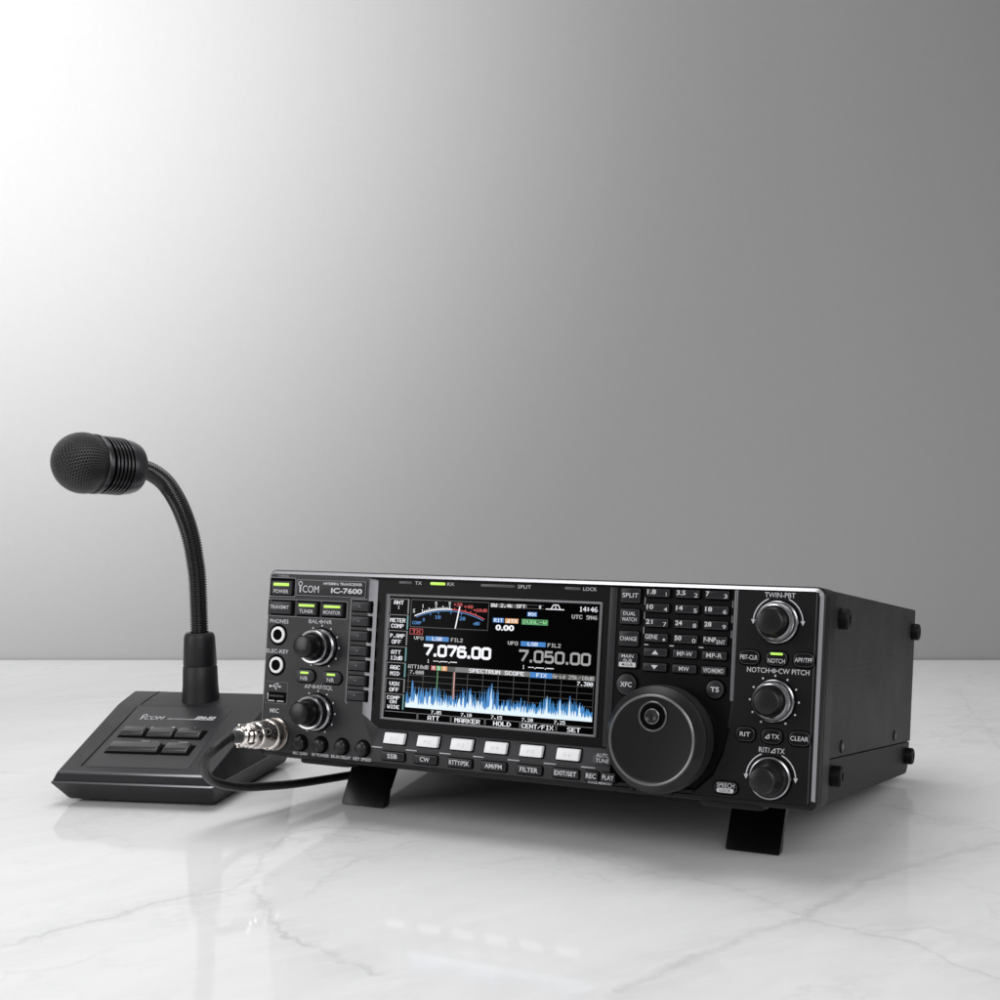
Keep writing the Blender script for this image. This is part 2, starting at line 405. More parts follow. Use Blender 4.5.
# knob scales
def dots(mb, cu, cv, r, ks, w=PW, sz=.55):
    for k in ks:
        a = radians(90-30*k); disc(mb, cu+r*cos(a), cv+r*sin(a), sz, w, 'print', 12)
dots(mb, 41.6, 67.04, 12.65, (-5, -1, 0, 1, 2, 3, 4, 5, -2, -3, -4)); dots(mb, 41.4, 28.4, 12.65, (-5, -1, 0, 1, 2, 3, 4, 5, -2, -3, -4))
dots(mb, 316.5, 53.8, 12.67, range(-5, 6))
def pbt(mb, cu, cv):
    arc(mb, cu, cv, 12.8, 114, 176, .6, PW, 'print'); arc(mb, cu, cv, 12.8, 4, 66, .6, PW, 'print')
    for s in (-1, 1):
        poly(mb, [(cu+s*11.6, cv+1.0), (cu+s*14.0, cv+1.0), (cu+s*12.8, cv-1.4)], PW, 'print')
pbt(mb, 316.5, 93.5); pbt(mb, 316.5, 15.0)
text(mb, 'TWIN-PBT', 317, 107.2, 15.8, 2.5, PW)
two(mb, 'NOTCH', 'CW PITCH', 315.6, 68.9, 2.4, 11.6, 15.8, 2.5)
text(mb, 'RIT/', 312.6, 28.9, 5.6, 2.5, PW); text(mb, 'TX', 321.0, 28.9, 4.2, 2.5, PW)
def delta(mb, cu, cv, h, w):
    for a, b in (((cu-h*.55, cv-h/2), (cu+h*.45, cv-h/2)), ((cu+h*.45, cv-h/2), (cu+h*.45, cv+h/2)), ((cu+h*.45, cv+h/2), (cu-h*.55, cv-h/2))):
        line(mb, a, b, .42, w, 'print')
delta(mb, 317.2, 28.9, 2.2, PW)
# display legends
for s, u, wd in (('TX', 103.9, 4.4), ('RX', 125.2, 4.6), ('SPLIT', 171.7, 8.2), ('LOCK', 211.2, 8.0)):
    text(mb, s, u, 107.0, wd, 1.9, -2.93)
# guide ticks round the keypad
for v in (101.8, 94, 86.2):
    line(mb, (243.3, v-1.9), (243.3, v+1.9), .45, -2.93, 'printdim'); line(mb, (291.6, v-1.9), (291.6, v+1.9), .45, -2.93, 'printdim')
for u in (245.2, 259.4, 275.6):
    line(mb, (u-1.2, 78.7), (u+1.2, 78.7), .5, -2.93, 'print')
front_panel = mb.build('front_panel', radio)

# ------------------------------------------------------------------ buttons
def button(name, u0, v0, u1, v1, w0, w1, mat, txt=(), r=.7, bev=.5, led=None, label=None, well=.8):
    mb = MB()
    if well: loft(mb, [(rr(u0-well, v0-well, u1+well, v1+well*.6, r+well), w0+.07)], 'hole_shade', None, 'hole_shade')
    rbox(mb, u0, v0, u1, v1, w0, w1, mat, r=r, bev=bev, edge='edge2')
    for t in txt:
        s, cu, cv, wd, cap = t[:5]; text(mb, s, cu, cv, wd, cap, w1+.05, t[5] if len(t) > 5 else 'print', t[6] if len(t) > 6 else .005)
    o = mb.build(name, radio, label)
    if led:
        l = MB(); rbox(l, *led, w1-.3, w1+.15, 'ledon', r=.4, bev=.12); l.build('indicator_lamp', o)
    return o
WB = 2.0
button('push_button', 4.6, 97.0, 19.4, 105.2, 0, WB, 'btn2', [('POWER', 12, 99.0, 10.6, 2.1)], led=(6.2, 102.2, 17.6, 104.0), label='grey POWER button with a green bar')
button('push_button', 3.6, 85.6, 19.6, 92.9, 0, WB, 'btn2', [('TRANSMIT', 11.6, 89.5, 13.6, 2.1)], label='grey button marked TRANSMIT')
button('push_button', 24.0, 85.6, 38.0, 93.0, 0, WB, 'btn2', [('TUNER', 31, 87.7, 10, 2.1)], led=(25.4, 90.4, 36.6, 91.9), label='grey TUNER button with a green bar')
button('push_button', 41.9, 85.6, 56.3, 92.9, 0, WB, 'btn2', [('MONITOR', 49.1, 87.6, 12, 2.1)], led=(43.3, 90.3, 54.9, 91.8), label='grey MONITOR button with a green bar')
button('push_button', 25.2, 45.9, 38.9, 53.2, 0, 1.8, 'btn2', [('NB', 32, 48.1, 5.0, 2.2)], r=3.2, led=(29.2, 50.7, 35.0, 52.0), label='rounded NB button with a green bar')
button('push_button', 44.0, 45.9, 57.6, 53.0, 0, 1.8, 'btn2', [('NR', 50.8, 48.1, 5.0, 2.2)], r=3.2, led=(48.0, 50.6, 53.8, 51.9), label='rounded NR button with a green bar')
for v in (92.0, 83.4, 74.9, 66.2, 57.6, 48.9, 40.3):
    mb = MB()
    loft(mb, [(rr(61.7, v-3.4, 76.4, v+3.3, .6), .07)], 'hole_shade', None, 'hole_shade')
    rbox(mb, 62.6, v-2.7, 74.6, v+2.7, -2.5, 2.4, 'btn2', r=.5, bev=.6, edge='edge2')
    poly(mb, [(67.6, v+.7), (67.6, v-.7), (69.2, v)], 2.45, 'ledoff')
    mb.build('menu_button', radio)
# the six white keys below the screen, each with a small engraved number
for i, u in enumerate((95.5, 117.6, 139.3, 160.8, 182.6, 204.6)):
    mb = MB()
    T = lambda a, b, w: (a, -(w + (22-b)*.285 - 2.98), b)
    loft(mb, [(rr(u-7.3, 13.6, u+7.6, 21.2, .8), .1)], 'hole_shade', None, 'hole_shade', T)  # dark sheet for the gap, with the key's shadow painted in
    rbox(mb, u-6.6, 14.4, u+6.6, 20.5, 0, 2.6, 'key', r=.5, bev=.35, tr=T)
    text(mb, 'F-%d' % (i+1), u, 17.2, 4.2, 1.8, 2.66, 'keyprint', .004, T)
    mb.build('function_key', radio, 'white key with faint F-%d marking' % (i+1))
for s, u, wd, tw in (('SSB', 95.6, 15.2, 6.6), ('CW', 117.0, 15.2, 6.2), ('RTTY/PSK', 139.2, 15.2, 12.8), ('AM/FM', 160.6, 15.2, 10.6), ('FILTER', 182.4, 15.0, 10.8), ('EXIT/SET', 204.2, 15.0, 13.0), ('REC', 219.2, 7.6, 5.8), ('PLAY', 229.0, 7.8, 6.6)):
    button('push_button', u-wd/2, 5.0, u+wd/2, 9.7, 0, 1.7, 'btn', [(s, u, 7.3, tw, 2.4, 'print', .016)], label='low black button marked '+s)
mb = MB(); T = lambda a, b, w: (a, -(w + (22-b)*.285 - 2.98), b)
rbox(mb, 218.6, 13.4, 231, 20.8, 0, 1.6, 'btn2', r=3.0, bev=.5, tr=T)
text(mb, 'AUTO', 224.6, 18.5, 7.6, 2.0, 1.66, tr=T); text(mb, 'TUNE', 224.8, 15.8, 7.6, 2.0, 1.66, tr=T)
mb.build('push_button', radio, 'rounded button marked AUTO TUNE')
# square buttons right of the screen
K0, K1 = -3.0, -.8
button('push_button', 230.2, 100.5, 241.1, 108.2, K0, K1, 'btn', [('SPLIT', 235.6, 104.4, 9.0, 2.3)], label='square button marked SPLIT')
button('push_button', 230.2, 89.2, 241.1, 97.1, K0, K1, 'btn', [('DUAL', 235.6, 94.7, 7.0, 2.0), ('WATCH', 235.6, 91.6, 8.4, 2.0)], label='square button marked DUAL WATCH')
button('push_button', 230.2, 77.5, 241.2, 85.4, K0, K1, 'btn', [('CHANGE', 235.7, 81.4, 9.6, 2.2)], label='square button marked CHANGE')
o = button('push_button', 230.3, 65.9, 241.2, 73.7, K0, K1, 'btn', [('MAIN', 235.7, 72.1, 6.6, 1.7), ('/SUB', 235.7, 69.8, 5.4, 1.6)], label='square button marked MAIN/SUB with white strip')
mb = MB(); loft(mb, [(rr(231, 66.4, 240.5, 68.8, .5), K1+.06)], 'print', None, 'print'); text(mb, 'M-SUB', 235.8, 67.6, 6, 1.4, K1+.12, 'btn'); mb.build('white_strip', o)
keys = [('1.8', '1'), ('3.5', '2'), ('7', '3'), ('10', '4'), ('14', '5'), ('18', '6'), ('21', '7'), ('24', '8'), ('28', '9'), ('GENE', '.'), ('50', '0'), ('F-INP', 'ENT')]
KU = (251.1, 267.5, 283.5); KV = (106.2, 98.2, 90.4, 82.5)
for i, (a, b) in enumerate(keys):
    u, v = KU[i % 3], KV[i//3]
    wa = {1: 1.9, 2: 3.8, 3: 4.9, 4: 7.0, 5: 6.6}[len(a)]
    wb = 1.9 if len(b) == 1 else 4.6
    if b == '.': tx = [(a, u-6.0+wa/2, v+.5, wa, 2.3)]
    else: tx = [(a, u-6.0+wa/2, v+.5, wa, 2.3, 'print', .02), (b, u+5.6-wb/2, v-.6, wb, 2.1)]
    o = button('keypad_key', u-6.4, v-2.1, u+6.4, v+2.2, K0, K1, 'btn', tx, r=.6, label='keypad key marked %s and %s' % (a, 'a dot' if b == '.' else b))
    if b == '.':
        mb = MB(); disc(mb, u+4.6, v-.8, .65, K1+.06, 'print'); mb.build('dot_mark', o)
for v, row in ((74.9, ('up', 'MP-W', 'MP-R')), (67.1, ('down', 'MW', 'VFO/MEMO'))):
    for u, s in zip(KU, row):
        tx = [] if s in ('up', 'down') else [(s, u, v, {'MP-W': 8.4, 'MP-R': 8.4, 'MW': 5.6, 'VFO/MEMO': 11}[s], 2.3)]
        o = button('push_button', u-6.5, v-2.1, u+6.5, v+2.1, K0, K1, 'btn', tx, r=.6, label='keypad button marked ' + (s if tx else s+' arrow'))
        if not tx:
            sg = 1 if s == 'up' else -1
            mb = MB(); poly(mb, [(u-1.9, v-1.1*sg), (u+1.9, v-1.1*sg), (u, v+1.2*sg)], K1+.06, 'print'); mb.build('arrow_mark', o)
for s, cu, cv, r, tw in (('XFC', 235.6, 57.1, 5.6, 6.6), ('TS', 284.7, 57.5, 4.7, 4.6)):
    mb = MB(); disc(mb, cu, cv, r+1.0, -2.92, 'hole_shade', 32)
    lathe(mb, cu, cv, [(r, -3), (r, -1.4), (r-.2, -1.0), (r-.7, -.8)], 40, ['btn', 'edge2', 'edge2'], cap1='btn'); text(mb, s, cu, cv, tw, 2.4, -.74, bold=.02)
    mb.build('push_button', radio, 'round black button marked '+s)
for s, u, v, wd, tw in (('PBT-CLR', 302.7, 75.1, 10.8, 9.0), ('NOTCH', 317.0, 75.2, 10.8, 8.8), ('APF/TPF', 330.9, 75.1, 10.6, 9.0), ('RIT', 302.6, 36.1, 10.0, 5.4), ('TX', 316.4, 36.0, 10.4, 4.2), ('CLEAR', 330.6, 35.9, 10.8, 9.2), ('SPEECH', 293.6, 8.2, 12.6, 9.4)):
    led = (313.8, 76.9, 320.2, 78.1) if s == 'NOTCH' else None
    tv = v-1.2 if s == 'NOTCH' else (v+1.2 if s == 'SPEECH' else v)
    tx = [(s, u+(1.9 if s == 'TX' else 0), tv, tw, 2.2)]
    o = button('push_button', u-wd/2, v-(3.6 if s != 'SPEECH' else 3.1), u+wd/2, v+(3.6 if s != 'SPEECH' else 3.1), 0, 1.5, 'black', tx, r=3.1, led=led, label='rounded button marked '+('delta TX' if s == 'TX' else s))
    if s == 'TX': mb = MB(); delta(mb, u-2.2, v, 2.1, 1.56); mb.build('delta_mark', o)
    if s == 'SPEECH':
        mb = MB(); loft(mb, [(rr(u-4.6, 5.6, u+4.4, 7.9, 1.1), 1.56)], 'print', None, 'print'); text(mb, 'LOCK', u, 6.75, 6, 1.5, 1.62, 'btn', .01); mb.build('white_strip', o)

# lamps over the display
for i, (a, b, m) in enumerate(((91.2, 99.8, 'ledoff'), (111.9, 121.6, 'ledon'), (144.6, 166, 'ledoff'), (196.4, 205.8, 'ledoff'))):
    mb = MB(); rbox(mb, a, 106.2, b, 107.8, -3, -2.5, m, r=.7, bev=.2)
    mb.build('indicator_lamp', radio, 'long lamp lit bright green' if i == 1 else 'long unlit grey lamp bar')

# jacks, usb, mic socket
for cv in (72.9, 54.7):
    mb = MB(); cu = 10.5
    disc(mb, cu, cv, 6.5, .09, 'hole_shade', 32)
    lathe(mb, cu, cv, [(4.9, 0), (4.9, .7), (4.6, 1.0), (3.3, 1.0), (3.1, .6), (2.9, .2)], 40, ['key', 'key', 'key', 'chromedk', 'hole_shade'], cap1='hole_shade')
    mb.build('headphone_jack', radio)
mb = MB()
rbox(mb, 5, 32.6, 18.6, 38.6, 0, .35, 'hole_shade', r=.3, bev=.1); rbox(mb, 6.4, 35.6, 17.2, 36.8, .3, .5, 'btn2', r=.2, bev=.1)
for a, b, c, d in ((5.4, 34.0, 6.2, 38.0), (6.0, 32.9, 11.0, 33.6), (12.6, 32.9, 17.6, 33.6)): rbox(mb, a, b, c, d, .3, .7, 'trim', r=.2, bev=.1)
mb.build('usb_port', radio)
MCU, MCV = 12.4, 13.6
mb = MB()
lathe(mb, MCU, MCV, [(9.9, 0), (9.9, 1.2), (9.5, 1.7), (8.6, 1.7), (8.4, 1.0), (7.6, 1.0), (7.6, 2.2)], 48, 'chromedk')
mb.build('microphone_socket', radio)

# knobs
def knob(cu, cv, kind):
    mb = MB(); disc(mb, cu, cv, 11.5, .1, 'hole_shade', 48)  # dark disc painted as the shaded recess under the knob
    if kind == 'tall':
        lathe(mb, cu, cv, [(10.8, .1), (10.9, 1.6), (10.6, 2.6), (9.6, 3.2), (9.2, 5.5), (9.3, 7.4), (9.9, 8.2), (9.9, 9.0), (9.5, 9.6), (8.4, 9.6), (7.3, 9.0)],
              64, ['ringm', 'ringm', 'ringm', 'knob', 'knob', 'ringm', 'ringm', 'ringm', 'ringm', 'knob'])
        inner = [(7.2, 8.6), (6.9, 10), (6.9, 11), (6.6, 12), (6.5, 18.2), (6.3, 18.9), (5.6, 19.3), (.4, 19.1)]
    elif kind == 'knurl':
        lathe(mb, cu, cv, [(10.9, .1), (11.0, 1.4), (10.7, 2.2), (10.2, 2.6), (10.2, 6.6), (9.7, 7.4), (9.0, 7.9), (8.9, 8.0), (8.2, 8.6), (7.9, 8.2)],
              120, ['ringm', 'ringm', 'ringm', 'ringk', 'ringm', 'ringk', 'ringm', 'ringm', 'knob'], knurl={3, 4, 5, 6})
        inner = [(7.3, 8), (7.1, 10.2), (6.9, 10.8), (6.7, 11.4), (6.5, 14.6), (6.2, 15.3), (5.5, 15.6), (.4, 15.4)]
    else:
        lathe(mb, cu, cv, [(10.8, .1), (10.9, 1.8), (10.6, 2.6), (9.9, 2.9), (9.5, 2.6), (9.2, 3.4), (8.0, 5.0)],
              64, ['ringm', 'ringm', 'ringm', 'ringm', 'knob', 'knob'])
        inner = [(8.0, 4.6), (7.2, 7.2), (6.9, 9), (6.6, 16.4), (6.3, 17.2), (5.6, 17.6), (.4, 17.4)]
    o = mb.build('rotary_knob', radio, {'tall': 'tall twin knob with bright rings', 'knurl': 'ribbed metal knob with dark cap', 'plain': 'dark knob in a bright ring'}[kind])
    mb = MB(); lathe(mb, cu, cv, inner, 64, 'knob')
    a = radians(118 if kind == 'tall' else 112); z1 = inner[-3][1]
    rr_ = 6.6
    rbox(mb, cu-.45+rr_*cos(a), cv-1.2+rr_*sin(a), cu+.45+rr_*cos(a), cv+.6+rr_*sin(a), 9.5, z1-.1, 'knob', r=.2, bev=.3)
    mb.build('inner_knob', o)
knob(41.6, 67.04, 'tall'); knob(41.4, 28.4, 'tall'); knob(316.5, 93.5, 'knurl'); knob(316.5, 53.8, 'knurl'); knob(316.5, 15.0, 'plain')
for cu, cv in ((31.2, 9.7), (45.5, 9.85), (60.4, 9.9), (74.8, 9.9)):
    mb = MB(); disc(mb, cu, cv, 5.2, .09, 'hole_shade', 32)
    lathe(mb, cu, cv, [(4.3, 0), (4.2, 2.2), (3.9, 3.2), (3.2, 3.9), (2.2, 4.2), (.9, 4.3)], 36, 'knob')
    rbox(mb, cu+1.2, cv-.25, cu+3.4, cv+.25, 3.6, 4.3, 'btn2', r=.1, bev=.1)
    mb.build('small_knob', radio)

# tuning dial
DU, DV = 258.9, 30.5
mb = MB()
lathe(mb, DU, DV, [(27, -3), (27.2, .5), (26.6, 1.0), (26.6, 1.8), (28.0, 2.2), (28.0, 3), (27.9, 12.6), (27.4, 13.9), (26.6, 14.6), (23.9, 18.6), (23.3, 19.7), (22.7, 20.1), (22.0, 19.9), (21.3, 19.1), (20.6, 18.9), (.5, 18.9)],
      160, ['knob']*5+['dialk', 'dial', 'dial', 'dial', 'dial', 'dialhi', 'dialhi', 'dial', 'dialface', 'dialface'], knurl={5, 6})
dial = mb.build('tuning_dial', radio, angle=20)
mb = MB()
lathe(mb, DU, DV+12.0, [(7.9, 18.6), (7.8, 19.4), (7.3, 19.8), (6.8, 19.3), (6.5, 19.0)], 48, ['dial', 'dialhi', 'dialhi', 'hole_shade'], cap1='hole_shade')
lathe(mb, DU, DV+12.0, [(4.1, 18.8), (4.0, 20.2), (3.5, 20.5), (3.1, 20.2), (1.5, 19.6), (.3, 19.4)], 40, ['knob', 'dialhi', 'knob', 'knob', 'knob'])
mb.build('finger_rest', dial)

# ------------------------------------------------------------------ display
mb = MB()
loft(mb, [(rr(83.3, 27.6, 219.3, 100.2, .8), -3), (rr(83.3, 27.6, 219.3, 100.2, .8), -2.3), (rr(84.6, 28.2, 218.3, 99.6, .6), -1.9), (rr(85.4, 28.8, 217.7, 99.0, .4), -2.6), (rr(85.4, 28.8, 217.7, 99.0, .4), -2.95)], ['trimdk', 'trimdk', 'frame', 'frame'], None, 'glass')
display = mb.build('display', radio)
mb = MB()
S0 = -2.88; S1 = -2.84; S2 = -2.80; S3 = -2.76
def box(u0, v0, u1, v1, th, mat, w=S1):
    quad(mb, u0, v0, u1, v0+th, w, mat); quad(mb, u0, v1-th, u1, v1, w, mat)
    quad(mb, u0, v0+th, u0+th, v1-th, w, mat); quad(mb, u1-th, v0+th, u1, v1-th, w, mat)
for v1, v0, teal in [(97.6, 89, 0), (88.4, 80, 1), (79.2, 70.9, 0), (70.0, 61.7, 1), (60.8, 52.6, 1), (51.6, 43.7, 0), (42.8, 33.9, 1)]:
    quad(mb, 85.7, v1-.35, 98.6, v1, S1, 's_gy'); quad(mb, 85.7, v0, 86.1, v1-.35, S1, 's_gy'); quad(mb, 97.7, v0, 98.6, v1-.35, S1, 's_t' if teal else 's_gy')
# meter
box(99.9, 81.7, 150.4, 97.6, .3, 's_gr')
def circ(p, q, r):
    (x1, y1), (x2, y2), (x3, y3) = p, q, r
    d = 2*(x1*(y2-y3)+x2*(y3-y1)+x3*(y1-y2))
    ux = ((x1*x1+y1*y1)*(y2-y3)+(x2*x2+y2*y2)*(y3-y1)+(x3*x3+y3*y3)*(y1-y2))/d
    uy = ((x1*x1+y1*y1)*(x3-x2)+(x2*x2+y2*y2)*(x1-x3)+(x3*x3+y3*y3)*(x2-x1))/d
    return ux, uy, math.hypot(x1-ux, y1-uy)
mx, my, mr_ = circ((102.6, 88.1), (125.4, 92.7), (147.9, 87.9))
def mang(u): return math.degrees(math.acos((u-mx)/mr_))
arc(mb, mx, my, mr_, mang(102.6), mang(127), .62, S1, 's_w', 30)
arc(mb, mx, my, mr_, mang(127), mang(147.9), .55, S1, 's_r', 30)
arc(mb, mx, my, mr_-1.0, mang(103.4), mang(147.5), .4, S1, 's_b', 40)
for k in range(17):
    u = 108+k*1.09; a = radians(mang(u)); big = k % 4 == 0
    line(mb, (mx+mr_*cos(a), my+mr_*sin(a)), (mx+(mr_+(2.0 if big else 1.1))*cos(a), my+(mr_+(2.0 if big else 1.1))*sin(a)), .45, S1, 's_w')
for u in (128.6, 132, 135.4, 138.8, 142): a = radians(mang(u)); line(mb, (mx+mr_*cos(a), my+mr_*sin(a)), (mx+(mr_+1.2)*cos(a), my+(mr_+1.2)*sin(a)), .4, S1, 's_r')
for u in (112.6, 118, 126.4, 133.4): a = radians(mang(u)); line(mb, (mx+(mr_-1)*cos(a), my+(mr_-1)*sin(a)), (mx+(mr_-2.6)*cos(a), my+(mr_-2.6)*sin(a)), .4, S1, 's_b')
line(mb, (131.9, 94.6), (129.6, 82), .75, S3, 's_w')
# boxes behind words
box(100, 77.5, 108.6, 80.9, .3, 's_r')
for a in ((110.7, 74.3, 125.8, 76.9, 's_bl'), (171.3, 74.3, 186.5, 76.9, 's_bl'), (115.3, 57.7, 118.6, 60.3, 's_rr'), (118.8, 57.7, 121.9, 60.3, 's_g'), (122.1, 57.7, 125.9, 60.3, 's_o'),
          (126.2, 57.5, 131, 60.3, 's_gr'), (131, 57.5, 178, 60.3, 's_gy'), (178, 57.3, 191.4, 60.3, 's_bl'), (191.4, 57.4, 216.8, 60.3, 's_gr'),
          (153.3, 86.6, 160.1, 89.1, 's_bl'), (160.9, 86.5, 169.1, 89.1, 's_o'), (174.4, 90.8, 180.3, 93.2, 's_bl'), (151.2, 95.0, 174, 97.2, 's_gr')):
    quad(mb, a[0], a[1], a[2], a[3], S0, a[4])
quad(mb, 174, 95.0, 184.2, 95.3, S0, 's_gr'); quad(mb, 174, 96.9, 184.2, 97.2, S0, 's_gr')
quad(mb, 171.2, 86.2, 187.2, 89.2, S0, 's_gb'); box(171.2, 86.2, 187.2, 89.2, .35, 's_g')
for a, b in (((185.4, 95.2), (188.6, 95.2)), ((188.6, 95.2), (190, 97.6)), ((190, 97.6), (193, 97.6)), ((193, 97.6), (194.2, 95.2)), ((188.6, 95.2), (196.6, 95.2)), ((191.4, 95.4), (191.4, 97.0))): line(mb, a, b, .5, S1, 's_w')
# spectrum scope
for v in (54.1, 50.6, 47.1, 43.6, 40.1): quad(mb, 100, v-.12, 216.4, v+.12, S0, 's_gr')
for k in range(13):
    u = 100.8+k*9.62; quad(mb, u-.14, 35.4, u+.14, 57.2, S0, 's_gr')
quad(mb, 119.5, 35.6, 119.9, 57.2, S1, 's_g'); 
def scope(seed, amp, base, peaks, mat, w, pw):
    rnd = random.Random(seed); n = 330; V = []; F = []; u0, u1 = 99.7, 216.3
    for k in range(n+1):
        u = u0+(u1-u0)*k/n
        env = .84+.14*math.sin(k*.045+1.2)+.12*math.sin(k*.13)
        env *= 1.0 if u < 160 else .72
        env *= 1.0 if u < 200 else max(.5, 1-(u-200)/36)
        if u < 103: env *= .55
        h = base+amp*max(0, env)*(rnd.random()**(1.25 if mat == 's_sb' else 1.9))
        for pu, ph in peaks:
            d = abs(u-pu); h = max(h, ph*math.exp(-(d/pw)**1.1)*(.86+.14*rnd.random()))
        V += [P(u, 35.6, w), P(u, 35.6+h, w)]
    for k in range(n): F.append([2*k, 2*k+2, 2*k+3, 2*k+1])
    mb.add(V, F, mat)
pk = [(112.9, 14), (115.8, 14.6), (126.3, 10.8), (130.5, 9), (137.4, 14), (141.6, 14.2), (154.7, 20.6), (165, 10.5), (172.6, 9), (181, 8), (189.1, 14.6), (197.0, 14.4), (202.7, 16.2), (208.7, 12.6), (120, 10), (107, 8)]
scope(3, 11.0, 4.2, pk, 's_sb', S1, .95)
scope(5, 7.6, 1.8, [(a, b*(.97 if a in (154.7, 189.1, 197.0, 202.7, 141.6, 208.7) else .72)) for a, b in pk], 's_sw', S2, .5)
quad(mb, 130.3, 42, 131.2, 57.4, S3, 's_pk')
# soft keys along the bottom
for a, b in ((86.2, 107.3), (109, 129.2), (130.8, 150.9), (152.5, 172.8), (174.2, 194.6), (196.1, 216.9)):
    quad(mb, a, 32.4, b, 32.7, S1, 's_gy')
for a in (107.5, 129.3, 151, 172.9, 194.8): quad(mb, a, 29.2, a+1.3, 32.7, S1, 's_gr')
ST = [('ANT', 91.7, 95.4, 6.5, 2.3, 'w'), ('1', 91.8, 92.6, 1.3, 1.9, 'w'), ('METER', 91.6, 85.1, 10.2, 2.3, 'w'), ('COMP', 91.6, 81.8, 8.3, 2.3, 'w'), ('P.AMP', 91.9, 76.1, 9.5, 2.3, 'w'), ('OFF', 91.5, 72.7, 6.2, 2.3, 'w'), ('ATT', 91.6, 66.7, 6.3, 2.3, 'w'), ('12dB', 92.0, 63.4, 8.0, 2.3, 'w'), ('AGC', 91.6, 57.9, 6.5, 2.3, 'w'), ('MID', 91.6, 54.4, 6.2, 2.3, 'w'), ('VOX', 91.7, 48.5, 6.6, 2.3, 'w'), ('OFF', 91.7, 45.1, 6.3, 2.3, 'w'), ('COMP', 91.5, 40.5, 8.4, 2.1, 'w'), ('ON', 91.5, 38.1, 4.4, 1.9, 'w'), ('WIDE', 91.8, 35.2, 7.9, 2.1, 'w'),
      ('S', 102.1, 91.0, 2.1, 2.1, 'w'), ('1', 107.9, 94.0, 1.0, 1.9, 'w'), ('5', 116.4, 95.5, 2.2, 2.1, 'w'), ('9', 125.2, 95.9, 2.2, 2.1, 'w'), ('+20', 130.6, 95.6, 5.4, 1.9, 'r'), ('+40', 137.4, 94.6, 5.6, 1.9, 'r'), ('+60dB', 145.0, 92.9, 8.8, 1.8, 'r'), ('COMP', 104.4, 84.2, 6.0, 1.8, 'b'), ('0', 108.9, 86.2, 1.8, 1.9, 'b'), ('10', 117.9, 88.0, 3.7, 2.0, 'b'), ('20', 133.9, 87.8, 3.6, 2.0, 'b'), ('dB', 143.1, 85.4, 4.0, 1.8, 'b'), ('TX', 104.4, 79.2, 5.4, 2.0, 'r'),
      ('VFO', 106.2, 75.5, 6.1, 2.0, 'l'), ('LSB', 118.3, 75.6, 6.3, 2.0, 'w'), ('FIL2', 131.1, 75.5, 7.5, 2.1, 'l'), ('7.076.00', 131.0, 68.9, 42.4, 7.0, 'w'), ('1', 113.3, 62.8, 1.2, 2.0, 'w'), ('-.---.--', 124.2, 62.9, 15.3, 2.2, 'w'), ('ATT10dB', 107.0, 59.1, 13.4, 2.2, 'l'), ('7.000', 106.2, 55.9, 9.1, 2.1, 'l'), ('M', 116.95, 59.0, 2.2, 1.9, 'w'), ('S', 120.35, 59.0, 1.8, 1.9, 'w'), ('S', 124.0, 59.0, 1.8, 1.9, 'w'),
      ('BW 2.4k SFT', 162.4, 96.1, 21.3, 2.0, 'w'), ('0', 182.0, 96.1, 2.0, 1.9, 'w'), ('14:46', 211.0, 96.0, 10.6, 2.7, 'w'), ('UTC', 204.5, 91.7, 6.2, 2.2, 'l'), ('5M46', 213.2, 91.6, 6.3, 2.2, 'l'), ('RX', 177.4, 92.0, 4.4, 1.8, 'w'), ('RIT', 156.8, 87.85, 5.4, 1.9, 'w'), ('TX', 166.4, 87.8, 3.8, 1.9, 'w'), ('DUAL-W', 179.3, 87.7, 14.0, 1.9, 'g'), ('0.00', 161.0, 83.8, 11.6, 2.8, 'w'), ('VFO', 166.5, 75.5, 6.2, 2.1, 'l'), ('LSB', 178.7, 75.6, 6.0, 2.0, 'w'), ('FIL2', 191.7, 75.5, 7.8, 2.1, 'l'), ('7.050.00', 191.6, 68.9, 42.0, 6.9, 'd'), ('1', 173.8, 62.8, 1.1, 2.1, 'w'), ('-.---.--', 184.7, 62.8, 15.9, 2.2, 'w'),
      ('SPECTRUM SCOPE', 157.2, 58.9, 34.6, 2.2, 'w'), ('FIX', 185.0, 58.8, 6.0, 2.1, 'w'), ('Grid 25k/10dB', 204.0, 58.8, 24.5, 2.1, 'l'), ('7.300', 211.2, 55.7, 9.2, 2.2, 'w'), ('7.05', 120.3, 33.9, 6.5, 1.9, 'w'), ('7.10', 139.7, 33.9, 6.7, 1.9, 'w'), ('7.15', 158.8, 33.9, 6.7, 1.9, 'w'), ('7.20', 177.8, 33.9, 6.7, 1.9, 'w'), ('7.25', 197.3, 33.9, 6.6, 1.9, 'w'), ('ATT', 118.7, 30.6, 7.5, 2.5, 'w'), ('MARKER', 140.5, 30.6, 16.1, 2.5, 'w'), ('HOLD', 162.4, 30.6, 10.8, 2.5, 'w'), ('CENT/FIX', 184.1, 30.6, 19.0, 2.5, 'w'), ('SET', 205.9, 30.6, 7.7, 2.5, 'w')]
